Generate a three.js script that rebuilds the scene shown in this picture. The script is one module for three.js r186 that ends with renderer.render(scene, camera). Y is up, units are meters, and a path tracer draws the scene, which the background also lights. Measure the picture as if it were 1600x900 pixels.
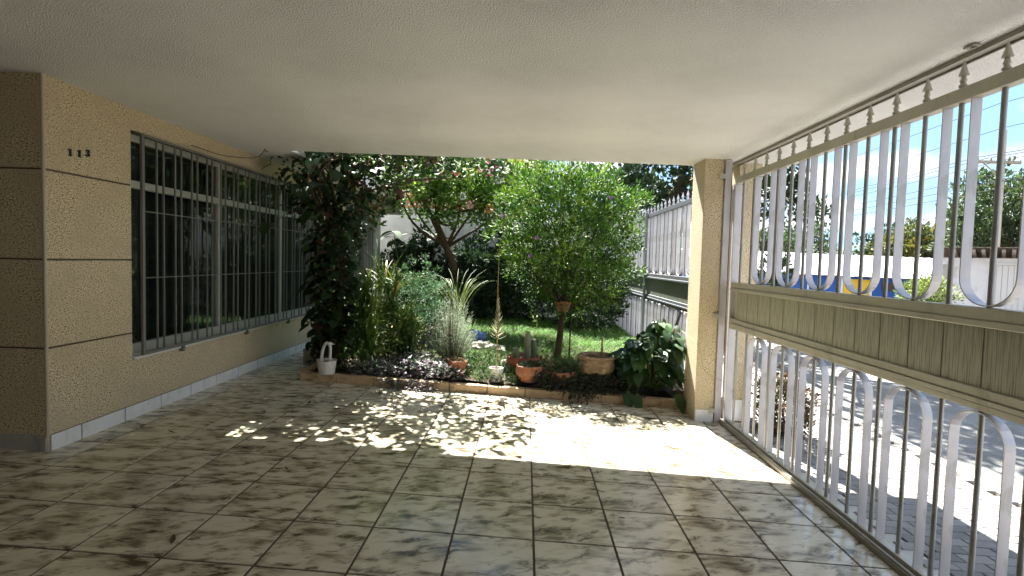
import * as THREE from 'three';
import { RoundedBoxGeometry } from 'three/addons/geometries/RoundedBoxGeometry.js';
import { mergeGeometries } from 'three/addons/utils/BufferGeometryUtils.js';
import { TextGeometry } from 'three/addons/geometries/TextGeometry.js';
import { FontLoader } from 'three/addons/loaders/FontLoader.js';
import { createNoise2D, createNoise3D } from 'simplex-noise';

// ---------------------------------------------------------------- camera, sky, sun, exposure
const scene = new THREE.Scene();
const camera = new THREE.PerspectiveCamera(56.07, 1600 / 900, 0.05, 6000);
camera.position.set(0, 1.56, 0);
camera.rotation.set(-0.05035, 0.02465, 0.027, 'YXZ');
scene.add(camera);
const renderer = new THREE.WebGLRenderer({ antialias: true });
renderer.setSize(1024, 576);
renderer.toneMapping = THREE.LinearToneMapping;
renderer.toneMappingExposure = 11.8;
renderer.shadowMap.enabled = true;

function mulberry(a) { return () => { a |= 0; a = a + 0x6D2B79F5 | 0; let t = Math.imul(a ^ a >>> 15, 1 | a); t = t + Math.imul(t ^ t >>> 7, 61 | t) ^ t; return ((t ^ t >>> 14) >>> 0) / 4294967296; }; }
const n2 = createNoise2D(mulberry(11)), n3 = createNoise3D(mulberry(12));
const fbm2 = (x, y, o = 4) => { let s = 0, a = 0.5; for (let i = 0; i < o; i++) { s += a * n2(x, y); x = x * 2.03 + 7.1; y = y * 2.03 + 3.7; a *= 0.5; } return s; };
const fbm3 = (x, y, z, o = 5) => { let s = 0, a = 0.5; for (let i = 0; i < o; i++) { s += a * n3(x, y, z); x = x * 2.03 + 7.1; y = y * 2.03 + 3.7; z = z * 2.03 + 1.9; a *= 0.5; } return s; };
const sm = (a, b, x) => { const t = Math.min(1, Math.max(0, (x - a) / (b - a))); return t * t * (3 - 2 * t); };
const mix = (a, b, t) => a + (b - a) * t;

const sunDir = new THREE.Vector3(-0.127, 1, -0.722).normalize();
{ // computed sky: clear blue air with fair-weather cumulus
  const W = 1024, Hh = 512, d = new Float32Array(W * Hh * 4);
  for (let j = 0; j < Hh; j++) for (let i = 0; i < W; i++) {
    const th = ((i + 0.5) / W - 0.5) * Math.PI * 2, el = ((j + 0.5) / Hh - 0.5) * Math.PI;
    const y = Math.sin(el), c = Math.cos(el), x = c * Math.cos(th), z = c * Math.sin(th);
    const t = Math.pow(Math.max(0, y), 0.55);
    let r = mix(0.078, 0.014, t), g = mix(0.118, 0.045, t), b = mix(0.152, 0.104, t);
    if (y > -0.02) {
      const k = 1 / (Math.max(y, 0) + 0.22);
      const n = fbm3(x * k * 0.9 + 3.1, y * 1.6 * k, z * k * 0.9 - 1.3, 6) + 0.05;
      const low = 0.16 * (1 - sm(0.02, 0.5, y));
      const cl = sm(0.02, 0.3, n + low);
      const lit = mix(0.115, 0.17, sm(0.0, 0.5, n + 0.15));
      r = mix(r, lit, cl); g = mix(g, lit * 1.005, cl); b = mix(b, lit * 1.03, cl);
    }
    const o = (j * W + i) * 4; d[o] = r; d[o + 1] = g; d[o + 2] = b; d[o + 3] = 1;
  }
  const t = new THREE.DataTexture(d, W, Hh, THREE.RGBAFormat, THREE.FloatType);
  t.mapping = THREE.EquirectangularReflectionMapping; t.magFilter = t.minFilter = THREE.LinearFilter; t.needsUpdate = true;
  scene.background = t; scene.environment = t;
}
const sun = new THREE.DirectionalLight(new THREE.Color().setRGB(1, 0.965, 0.9), 3.2);
sun.position.copy(sunDir).multiplyScalar(40).add(new THREE.Vector3(0, 0, -6));
sun.target.position.set(0, 0, -6);
sun.castShadow = true;
Object.assign(sun.shadow.camera, { left: -40, right: 40, top: 40, bottom: -40, near: 1, far: 120 });
sun.shadow.mapSize.set(4096, 4096);
scene.add(sun, sun.target);

// ---------------------------------------------------------------- helpers
const taken = {};
const numbered = (n) => { const k = taken[n] = (taken[n] ?? -1) + 1; return k ? n + '_' + String(k).padStart(3, '0') : n; };
function thing(name, label, category, pos = [0, 0, 0], group) {          // pos is [x, y, depth]; depth runs away from the camera
  const o = new THREE.Group(); o.name = numbered(name); o.position.set(pos[0], pos[1], -pos[2]);
  o.userData = { label, category }; if (group) o.userData.group = group; scene.add(o); return o;
}
function structure(name, label, pos = [0, 0, 0]) { const o = new THREE.Group(); o.name = name; o.position.set(pos[0], pos[1], -pos[2]); o.userData = { kind: 'structure', label }; scene.add(o); return o; }
function add(name, geo, m, parent) { const o = new THREE.Mesh(geo, m); o.name = name; parent.add(o); return o; }           // geometry in the parent's own space
function put(name, geo, m, parent) { geo.translate(-parent.position.x, -parent.position.y, -parent.position.z); return add(name, geo, m, parent); } // geometry in world space
function place(name, geo, m, parent, x, y, z) { const o = add(name, geo, m, parent); o.position.set(x, y, z); return o; }
const P = (x, y, Z) => new THREE.Vector3(x, y, -Z);
const rgb = (r, g, b) => new THREE.Color().setRGB(r, g, b);
function boxUV(g, s = 1, ox = 0, oy = 0) {                                 // uv in metres by dominant normal
  const p = g.attributes.position, n = g.attributes.normal, uv = new Float32Array(p.count * 2);
  for (let i = 0; i < p.count; i++) {
    const ax = Math.abs(n.getX(i)), ay = Math.abs(n.getY(i)), az = Math.abs(n.getZ(i));
    let u, v; if (ay >= ax && ay >= az) { u = p.getX(i); v = -p.getZ(i); } else if (ax >= az) { u = -p.getZ(i); v = p.getY(i); } else { u = p.getX(i); v = p.getY(i); }
    uv[2 * i] = u / s + ox; uv[2 * i + 1] = v / s + oy;
  }
  g.setAttribute('uv', new THREE.BufferAttribute(uv, 2)); return g;
}
function box(x0, x1, y0, y1, Z0, Z1, bev = 0, s = 1) {
  const w = x1 - x0, h = y1 - y0, d = Z1 - Z0;
  const g = bev ? new RoundedBoxGeometry(w, h, d, 1, bev) : new THREE.BoxGeometry(w, h, d);
  g.translate((x0 + x1) / 2, (y0 + y1) / 2, -(Z0 + Z1) / 2); return boxUV(g, s);
}
function tube(pts, r0, r1, seg = 6, per = 4) {                              // tapered tube through points
  const c = new THREE.CatmullRomCurve3(pts), N = Math.max(1, (pts.length - 1) * per), fr = c.computeFrenetFrames(N, false);
  const pos = [], nor = [], uv = [], idx = []; let len = 0, prev = c.getPointAt(0);
  for (let i = 0; i <= N; i++) {
    const p = c.getPointAt(i / N), r = mix(r0, r1, i / N); len += p.distanceTo(prev); prev = p;
    for (let k = 0; k <= seg; k++) {
      const a = k / seg * Math.PI * 2, n = fr.normals[i].clone().multiplyScalar(Math.cos(a)).addScaledVector(fr.binormals[i], Math.sin(a));
      pos.push(p.x + n.x * r, p.y + n.y * r, p.z + n.z * r); nor.push(n.x, n.y, n.z); uv.push(k / seg * r0 * 6, len);
    }
  }
  const w = seg + 1;
  for (let i = 0; i < N; i++) for (let k = 0; k < seg; k++) { const a = i * w + k; idx.push(a, a + 1, a + w, a + 1, a + w + 1, a + w); }
  for (const [row, flip] of [[0, 1], [N, 0]]) for (let k = 1; k < seg - 1; k++) { const b = row * w; idx.push(b, flip ? b + k : b + k + 1, flip ? b + k + 1 : b + k); }
  const g = new THREE.BufferGeometry();
  g.setAttribute('position', new THREE.Float32BufferAttribute(pos, 3)); g.setAttribute('normal', new THREE.Float32BufferAttribute(nor, 3)); g.setAttribute('uv', new THREE.Float32BufferAttribute(uv, 2)); g.setIndex(idx); return g;
}
function lathe(prof, seg = 28) { return new THREE.LatheGeometry(prof.map(([r, y]) => new THREE.Vector2(r, y)), seg); }
function merge(list) { return mergeGeometries(list.map(g => { const h = g.index ? g.toNonIndexed() : g; for (const k of Object.keys(h.attributes)) if (!['position', 'normal', 'uv'].includes(k)) h.deleteAttribute(k); return h; })); }

// ---------------------------------------------------------------- textures (matter: grain, flecks, dye, dirt; boards also carry flute shade)
function tex(size, fn, srgb = true, rep = 1) {
  const d = new Uint8Array(size * size * 4);
  for (let j = 0; j < size; j++) for (let i = 0; i < size; i++) {
    const c = fn(i, j, size), o = (j * size + i) * 4;
    for (let k = 0; k < 3; k++) { let v = Math.min(1, Math.max(0, c[k])); if (srgb) v = v <= 0.0031308 ? v * 12.92 : 1.055 * Math.pow(v, 1 / 2.4) - 0.055; d[o + k] = v * 255; }
    d[o + 3] = 255;
  }
  const t = new THREE.DataTexture(d, size, size); t.wrapS = t.wrapT = THREE.RepeatWrapping; t.magFilter = THREE.LinearFilter; t.minFilter = THREE.LinearMipmapLinearFilter; t.generateMipmaps = true;
  if (srgb) t.colorSpace = THREE.SRGBColorSpace; t.repeat.set(rep, rep); t.needsUpdate = true; return t;
}
// periodic noise on a square texture: cross-faded copies
const per = (f) => (i, j, s) => { const u = i / s, v = j / s, a = sm(0, 1, u), b = sm(0, 1, v); return mix(mix(f(u + 1, v + 1), f(u, v + 1), a), mix(f(u + 1, v), f(u, v), a), b); };
const grey = (f) => (i, j, s) => { const v = f(i, j, s); return [v, v, v]; };

const tileTex = tex(1024, (i, j) => {                                       // 4 x 4 glazed tiles, cream with smoky brown streaks
  const ti = i >> 8, tj = j >> 8, ox = ti * 17.3 + tj * 5.1, oy = tj * 23.7 + ti * 9.4, u = (i & 255) / 256, v = (j & 255) / 256;
  const w = fbm2(u * 1.5 + ox, v * 1.5 + oy, 2), vv = v + 0.24 * u + w * 0.07, uu = u + w * 0.1;
  const cloud = fbm2(uu * 1.15 + ox, vv * 2.5 + oy, 3), fib = fbm2(uu * 2.8 + ox + 11, vv * 7 + oy, 4), fine = fbm2(uu * 9 + ox, vv * 34 + oy, 3), spot = fbm2(uu * 2 + ox + 70, vv * 4.4 + oy + 30, 4);
  const k = Math.min(1, Math.pow(sm(-0.2, 0.8, cloud * 0.9 + fib * 0.36 + fine * 0.22), 1.3) * 0.95 + sm(0.12, 0.62, spot + fine * 0.32) * 0.68), soft = sm(-0.4, 0.5, cloud + fib * 0.3);
  return [mix(mix(0.64, 0.5, soft), 0.09, k), mix(mix(0.59, 0.44, soft), 0.07, k), mix(mix(0.46, 0.31, soft), 0.038, k)];
});
const graniteTone = (i, j) => {
  const u = i / 1024, v = j / 1024;
  const f = n2(u * 66, v * 112) * 0.72 + n2(u * 120, v * 200) * 0.5, f2 = n2(u * 80 + 60, v * 95 + 20), c = fbm2(u * 3, v * 3, 4), fine = n2(u * 260, v * 260);
  return [f, f2, c, fine];
};
const granTex = tex(1024, (i, j) => {
  const [f, f2, c, fine] = graniteTone(i, j), dk = sm(0.4, 0.6, f + c * 0.3), lt = sm(0.35, 0.75, f2), br = 1 + c * 0.22 + fine * 0.13;
  return [mix(mix(0.6, 0.76, lt) * br, 0.09, dk), mix(mix(0.5, 0.66, lt) * br, 0.073, dk), mix(mix(0.33, 0.47, lt) * br, 0.045, dk)];
});
const granBump = tex(1024, (i, j) => { const [f, f2, , fine] = graniteTone(i, j), v = 0.5 + 0.25 * f2 - 0.3 * sm(0.3, 0.7, f) + 0.12 * fine; return [v, v, v]; }, false);
const stuccoBump = tex(1024, grey(per((u, v) => 0.5 + 0.28 * n2(u * 72, v * 72) + 0.2 * n2(u * 140, v * 140) + 0.08 * n2(u * 30, v * 30))), false);
const stuccoTex = tex(512, per3((u, v) => { const k = 1 + 0.05 * fbm2(u * 3, v * 3, 4) + 0.05 * n2(u * 90, v * 90); return [0.83 * k, 0.825 * k, 0.815 * k]; }));
function per3(f) { return (i, j, s) => { const u = i / s, v = j / s, a = sm(0, 1, u), b = sm(0, 1, v), q = [f(u + 1, v + 1), f(u, v + 1), f(u + 1, v), f(u, v)]; return [0, 1, 2].map(k => mix(mix(q[0][k], q[1][k], a), mix(q[2][k], q[3][k], a), b)); }; }
const plasterTex = tex(512, per3((u, v) => { const k = 0.5 + 0.14 * fbm2(u * 4, v * 2, 5) + 0.04 * n2(u * 70, v * 70), st = sm(0.15, 0.5, fbm2(u * 9 + 5, v * 1.6, 4)) * 0.35; return [k * (1 - st), k * (1 - st * 0.95), k * (0.97 - st * 0.95)]; }));
const asphaltTex = tex(1024, per3((u, v) => {
  const g = n2(u * 200, v * 200) * 0.5 + n2(u * 90, v * 90) * 0.5, p = sm(-0.1, 0.35, fbm2(u * 3, v * 3, 4)), crack = 1 - sm(0.0, 0.02, Math.abs(fbm2(u * 4 + 9, v * 4, 5)));
  let k = mix(0.15, 0.22, p) * (1 + g * 0.35); k = mix(k, 0.06, crack * 0.7); return [k, k * 0.985, k * 0.96];
}));
const asphaltBump = tex(512, grey(per((u, v) => 0.5 + 0.3 * n2(u * 140, v * 140) + 0.2 * n2(u * 60, v * 60))), false);
const soilTex = tex(512, per3((u, v) => { const k = 0.7 + 0.6 * fbm2(u * 10, v * 10, 5) + 0.2 * n2(u * 80, v * 80); return [0.085 * k, 0.058 * k, 0.036 * k]; }));
const lumpBump = tex(512, grey(per((u, v) => 0.5 + 0.5 * fbm2(u * 14, v * 14, 5))), false);
const barkTex = tex(256, per3((u, v) => { const k = 0.8 + 0.7 * fbm2(u * 14, v * 4, 4); return [0.1 * k, 0.068 * k, 0.042 * k]; }));
const barkBump = tex(256, grey(per((u, v) => 0.5 + 0.5 * fbm2(u * 14, v * 4, 4))), false);
const clayTex = tex(512, per3((u, v) => { const k = 0.85 + 0.4 * fbm2(u * 5, v * 5, 5), l = sm(0.1, 0.5, fbm2(u * 7 + 4, v * 3, 4)) * 0.5; return [mix(0.42 * k, 0.5, l), mix(0.16 * k, 0.4, l), mix(0.08 * k, 0.31, l)]; }));
const agedClayTex = tex(512, per3((u, v) => { const k = 0.8 + 0.5 * fbm2(u * 6, v * 4, 5), l = sm(-0.1, 0.4, fbm2(u * 5 + 4, v * 9, 4)); return [mix(0.26, 0.5, l) * k, mix(0.18, 0.37, l) * k, mix(0.1, 0.22, l) * k]; }));
const curbTex = tex(256, per3((u, v) => { const k = 0.9 + 0.25 * fbm2(u * 5, v * 5, 5), d = sm(0.1, 0.5, fbm2(u * 3 + 7, v * 6, 4)) * 0.45; return [0.58 * k * (1 - d), 0.42 * k * (1 - d), 0.25 * k * (1 - d)]; }));
const metalTex = tex(512, per3((u, v) => { const k = 0.93 + 0.1 * fbm2(u * 3, v * 3, 4) + 0.05 * n2(u * 160, v * 5), d = sm(0.25, 0.55, fbm2(u * 6 + 9, v * 2.2, 5)) * 0.22; return [k * (1 - d), k * (1 - d), k * (1 - d * 1.2)]; }));
const boardTex = tex(512, per3((u, v) => { const k = (0.95 + 0.2 * fbm2(u * 3, v * 3, 3)) * (1 - 0.62 * sm(0.0, 0.6, n2(u * 44, v * 0.9) + 0.35 * n2(u * 90, v * 2.5))) + 0.08 * n2(u * 130, v * 5); return [0.42 * k, 0.41 * k, 0.32 * k]; }));  // dark streaks: groove dirt, with the shade of the flutes painted in
const concreteTex = tex(512, per3((u, v) => { const k = 0.9 + 0.3 * fbm2(u * 5, v * 5, 5) + 0.12 * n2(u * 130, v * 130); return [0.46 * k, 0.44 * k, 0.4 * k]; }));
const roughTex = tex(512, grey(per((u, v) => 0.55 + 0.5 * fbm2(u * 6, v * 6, 5))), false);

const std = (o) => new THREE.MeshStandardMaterial(o), phy = (o) => new THREE.MeshPhysicalMaterial(o);
const withMap = (t, r) => { const c = t.clone(); c.repeat.set(r, r); c.needsUpdate = true; return c; };
const M = {
  tile: std({ map: tileTex, roughness: 0.34, roughnessMap: withMap(roughTex, 2.3) }),
  grout: std({ color: rgb(0.075, 0.052, 0.036), roughness: 0.95, bumpMap: lumpBump, bumpScale: 0.002 }),
  granite: std({ map: granTex, roughness: 0.85, bumpMap: granBump, bumpScale: 0.004 }),
  groove: std({ color: rgb(0.12, 0.09, 0.06), roughness: 0.95 }),
  bead: std({ color: rgb(0.5, 0.43, 0.33), roughness: 0.8 }),
  stucco: std({ map: stuccoTex, roughness: 0.92, bumpMap: stuccoBump, bumpScale: 0.013 }),
  skirt: std({ map: withMap(metalTex, 0.9), color: rgb(0.84, 0.85, 0.87), roughness: 0.35 }),
  plaster: std({ map: withMap(plasterTex, 0.35), roughness: 0.95, bumpMap: withMap(lumpBump, 0.5), bumpScale: 0.01 }),
  alu: std({ map: withMap(metalTex, 1.3), color: rgb(0.56, 0.54, 0.56), metalness: 0.45, roughness: 0.42 }),
  tubeBar: std({ map: withMap(metalTex, 1.3), color: rgb(0.36, 0.355, 0.34), metalness: 0.5, roughness: 0.4 }),
  rail: std({ map: withMap(metalTex, 0.8), color: rgb(0.5, 0.48, 0.4), metalness: 0.4, roughness: 0.5 }),
  track: std({ map: withMap(metalTex, 0.8), color: rgb(0.34, 0.31, 0.26), metalness: 0.4, roughness: 0.55 }),
  fenceRail: std({ map: withMap(metalTex, 0.8), color: rgb(0.15, 0.165, 0.18), metalness: 0.4, roughness: 0.5 }),
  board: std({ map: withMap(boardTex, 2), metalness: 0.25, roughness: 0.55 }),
  iron: std({ color: rgb(0.2, 0.2, 0.19), metalness: 0.3, roughness: 0.5 }),
  frame: std({ color: rgb(0.45, 0.47, 0.42), metalness: 0.3, roughness: 0.45 }),
  glass: phy({ color: rgb(0.75, 0.8, 0.78), transmission: 1, thickness: 0, roughness: 0.03, ior: 1.5 }),
  room: std({ color: rgb(0.3, 0.27, 0.22), roughness: 0.9 }),
  curtain: std({ color: rgb(0.1, 0.1, 0.095), roughness: 0.95 }),
  marble: std({ color: rgb(0.7, 0.7, 0.68), roughness: 0.35 }),
  cable: std({ color: rgb(0.02, 0.02, 0.02), roughness: 1 }),
  black: std({ color: rgb(0.015, 0.015, 0.015), roughness: 0.5 }),
  curb: std({ map: withMap(curbTex, 1.1), roughness: 0.85, bumpMap: withMap(lumpBump, 2), bumpScale: 0.004 }),
  soil: std({ map: withMap(soilTex, 0.9), roughness: 1, bumpMap: lumpBump, bumpScale: 0.03 }),
  asphalt: std({ map: withMap(asphaltTex, 0.32), roughness: 0.9, bumpMap: withMap(asphaltBump, 0.8), bumpScale: 0.006 }),
  concrete: std({ map: withMap(concreteTex, 0.6), roughness: 0.92, bumpMap: withMap(lumpBump, 1), bumpScale: 0.006 }),
  bark: std({ map: withMap(barkTex, 3), roughness: 0.95, bumpMap: withMap(barkBump, 3), bumpScale: 0.012 }),
  stem: std({ color: rgb(0.1, 0.12, 0.035), roughness: 0.8 }),
  clay: std({ map: withMap(clayTex, 1.4), roughness: 0.8, bumpMap: withMap(lumpBump, 2), bumpScale: 0.002 }),
  agedClay: std({ map: withMap(agedClayTex, 1.2), roughness: 0.9, bumpMap: withMap(lumpBump, 2), bumpScale: 0.005 }),
  white: std({ color: rgb(0.74, 0.73, 0.7), roughness: 0.5 }),
  leaf: phy({ vertexColors: true, roughness: 0.75, specularIntensity: 0.5, transmission: 0.34, thickness: 0, side: THREE.DoubleSide }),
  sunLeaf: phy({ vertexColors: true, roughness: 0.7, specularIntensity: 0.4, transmission: 0.58, thickness: 0, side: THREE.DoubleSide }),
  needle: phy({ vertexColors: true, roughness: 0.85, specularIntensity: 0.4, transmission: 0.45, thickness: 0, side: THREE.DoubleSide }),
};
const LEAF = 0.74;
const leafMat = (r, g, b, tr = 0.3, ro = 0.55) => phy({ color: rgb(r * LEAF, g * LEAF, b * LEAF), roughness: ro, specularIntensity: 0.45, transmission: tr, thickness: 0, side: THREE.DoubleSide });

// foliage: many small folded leaves collected in one mesh
class Foliage {
  constructor(seed) { this.r = mulberry(seed); this.p = []; this.c = []; this.i = []; }
  rand(a = -1, b = 1) { return a + (b - a) * this.r(); }
  dir() { const z = this.rand(), a = this.rand(0, Math.PI * 2), s = Math.sqrt(1 - z * z); return new THREE.Vector3(s * Math.cos(a), z, s * Math.sin(a)); }
  leaf(o, d, side, L, W, col, fold = 0.18, bend = 0.12) {
    const up = new THREE.Vector3().crossVectors(side, d).normalize(), b = this.p.length / 3, p = this.p;
    const v = (a, s, h) => p.push(o.x + d.x * a + side.x * s + up.x * h, o.y + d.y * a + side.y * s + up.y * h, o.z + d.z * a + side.z * s + up.z * h);
    v(0, 0, 0); v(L * 0.42, -W / 2, fold * W); v(L * 0.48, 0, -0.02 * L); v(L * 0.42, W / 2, fold * W); v(L, 0, -bend * L);
    for (let k = 0; k < 5; k++) this.c.push(col[0] * LEAF, col[1] * LEAF, col[2] * LEAF);
    this.i.push(b, b + 1, b + 2, b + 1, b + 4, b + 2, b, b + 2, b + 3, b + 2, b + 4, b + 3);
  }
  free(o, d, L, W, col, fold, bend) { const s = new THREE.Vector3().crossVectors(d, this.dir()); if (s.lengthSq() < 1e-4) s.set(1, 0, 0); this.leaf(o, d, s.normalize(), L, W, col, fold, bend); }
  flat(o, d, L, W, col, fold, bend, tip = 0.6) { const s = new THREE.Vector3().crossVectors(new THREE.Vector3(this.rand() * tip, 1, this.rand() * tip), d).normalize(); this.leaf(o, d, s, L, W, col, fold, bend); }
  tint(pal, j = 0.25) { const a = pal[Math.floor(this.r() * pal.length)], k = 1 + this.rand() * j; return [a[0] * k, a[1] * k, a[2] * k]; }
  // a crown of leaf clumps inside an ellipsoid with an uneven outline; returns the clump centres
  crown(cx, cy, cz, ra, rb, rc, clumps, each, L, W, pal, opt = {}) {
    const { shell = 0.45, spread = 0.13, rough = 0.2, cut = -9, up = 0.35, keep = null, jit = 0.3 } = opt, out = [];
    const off = this.rand(0, 50);
    for (let k = 0; k < clumps; k++) {
      const d = this.dir(), m = 1 + rough * 1.6 * n3(d.x * 2 + off, d.y * 2, d.z * 2), r = (shell + (1 - shell) * Math.pow(this.r(), 0.6)) * m;
      const c = new THREE.Vector3(cx + d.x * ra * r, cy + d.y * rb * r, cz + d.z * rc * r);
      if (c.y < cut || (keep && !keep(c))) continue;
      out.push(c); const pc = this.tint(pal, 0.22), n = each * this.rand(0.6, 1.4);
      for (let q = 0; q < n; q++) {
        const e = this.dir(), o = new THREE.Vector3(c.x + e.x * spread * this.r(), c.y + e.y * spread * this.r() * 0.8, c.z + e.z * spread * this.r());
        const ld = new THREE.Vector3().copy(e).addScaledVector(d, 0.5).add(new THREE.Vector3(0, up, 0)).addScaledVector(this.dir(), 0.5).normalize(), s = this.rand(0.65, 1.3), kk = 1 + this.rand() * jit;
        this.flat(o, ld, L * s, W * s, [pc[0] * kk, pc[1] * kk, pc[2] * kk], 0.2, 0.15, 1.1);
      }
    }
    return out;
  }
  build(name, m, parent) {
    const g = new THREE.BufferGeometry(); g.setAttribute('position', new THREE.Float32BufferAttribute(this.p, 3)); g.setAttribute('color', new THREE.Float32BufferAttribute(this.c, 3)); g.setIndex(this.i); g.computeVertexNormals();
    return add(name, g, m, parent);
  }
}
// one broad leaf as a small curved mesh along +z, face up +y
function broadLeaf(L, W, o = {}) {
  const { heart = 0, n = 6, curl = 0.25, fold = 0.16, wave = 0, tip = 0.75 } = o, p = [], idx = [];
  for (let k = 0; k <= n; k++) {
    const t = k / n, w = W / 2 * Math.pow(Math.sin(Math.PI * Math.pow(Math.min(1, t * 0.97 + 0.03), tip)), 0.85), z = L * t, y = -curl * L * t * t;
    for (const s of [-1, 0, 1]) p.push(s * w, y + Math.abs(s) * (fold * w + wave * W * Math.sin(k * 2.1 + s)), z - Math.abs(s) * heart * L * (1 - t) * (1 - t) * 0.35);
  }
  for (let k = 0; k < n; k++) for (let s = 0; s < 2; s++) { const a = k * 3 + s; idx.push(a, a + 3, a + 1, a + 1, a + 3, a + 4); }
  const g = new THREE.BufferGeometry(); g.setAttribute('position', new THREE.Float32BufferAttribute(p, 3)); g.setIndex(idx); g.computeVertexNormals(); return g;
}
const _m = new THREE.Matrix4(), _y = new THREE.Vector3(), _x = new THREE.Vector3();
function orient(o, dir, up) { _x.crossVectors(up, dir).normalize(); _y.crossVectors(dir, _x).normalize(); _m.makeBasis(_x, _y, dir); o.quaternion.setFromRotationMatrix(_m); return o; }
// a grass-like blade: a strip that rises and arches over
function blade(L, W, lean, droop, n = 7) {
  const p = [], idx = [];
  let y = 0, z = 0;
  for (let k = 0; k <= n; k++) {
    const t = k / n, a = lean + droop * t * t, w = W / 2 * Math.min(1, 0.5 + t * 3) * Math.pow(1 - t * 0.98, 0.6);
    p.push(-w, y + w * 0.4, z, 0, y, z, w, y + w * 0.4, z); y += Math.cos(a) * L / n; z += Math.sin(a) * L / n;
  }
  for (let k = 0; k < n; k++) for (let s = 0; s < 2; s++) { const a = k * 3 + s; idx.push(a, a + 1, a + 3, a + 1, a + 4, a + 3); }
  const g = new THREE.BufferGeometry(); g.setAttribute('position', new THREE.Float32BufferAttribute(p, 3)); g.setIndex(idx); g.computeVertexNormals(); return g;
}
// ---------------------------------------------------------------- the ground, the street
const SL = 0.042;                                                           // the paving falls towards the street
{
  const g = structure('ground', 'dry earth and grass reaching to the horizon');
  const geo = new THREE.PlaneGeometry(5000, 5000); geo.rotateX(-Math.PI / 2); geo.translate(0, -0.45, -400); boxUV(geo);
  add('earth', geo, M.soil, g);
  const road = structure('road', 'grey patched asphalt street beyond the gate');
  add('asphalt', box(3.98, 11.2, -0.6, -0.3, -25, 120), M.asphalt, road);
  const sw = structure('sidewalk', 'pale paver sidewalk between gate and street'); sw.rotation.z = -SL;
  add('bed', box(2.2, 3.83, -0.3, -0.05, -25, 60), M.grout, sw);
  add('threshold', box(2.075, 2.42, -0.3, -0.028, -2.6, 5.95, 0, 1), M.concrete, sw);
  const kerb = structure('kerb', 'worn concrete kerb along the street'); kerb.rotation.z = -SL;
  for (let Z = -1; Z < 16; Z += 0.8) add('kerb_stone', box(3.84, 3.99, -0.4, -0.022, Z + 0.006, Z + 0.794, 0.012), M.concrete, kerb);
  add('kerb_run', box(3.84, 3.99, -0.4, -0.022, 16, 60), M.concrete, kerb);
  // pavers, laid in rows across the walk
  const r = mulberry(77), pw = 0.2, pd = 0.1;
  const tones = [[0.22, 0.215, 0.21], [0.18, 0.175, 0.17], [0.26, 0.25, 0.24]].map(c => std({ map: withMap(metalTex, 0.6), color: rgb(...c), roughness: 0.9, bumpMap: lumpBump, bumpScale: 0.003 }));
  const pg = boxUV(new RoundedBoxGeometry(pw - 0.007, 0.05, pd - 0.007, 1, 0.004)), rest = [];
  for (let row = 0; row < 190; row++) for (let k = 0; k < 7; k++) {
    const Z = -3.5 + row * pd, x = 2.53 + k * pw + (row % 2 ? 0 : -0.1), y = -0.047 + r() * 0.004;
    if (x + pw / 2 > 3.84) continue;
    if (row >= 56 && row < 98) { const o = place('paver', pg, tones[Math.floor(r() * 3)], sw, x, y, -Z); o.rotation.set((r() - 0.5) * 0.012, (r() - 0.5) * 0.02, (r() - 0.5) * 0.012); }
    else { const q = pg.clone(); q.translate(x, y, -Z); rest.push(q); }
  }
  add('paver_field', merge(rest), tones[0], sw).userData.kind = 'stuff';
}
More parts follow.
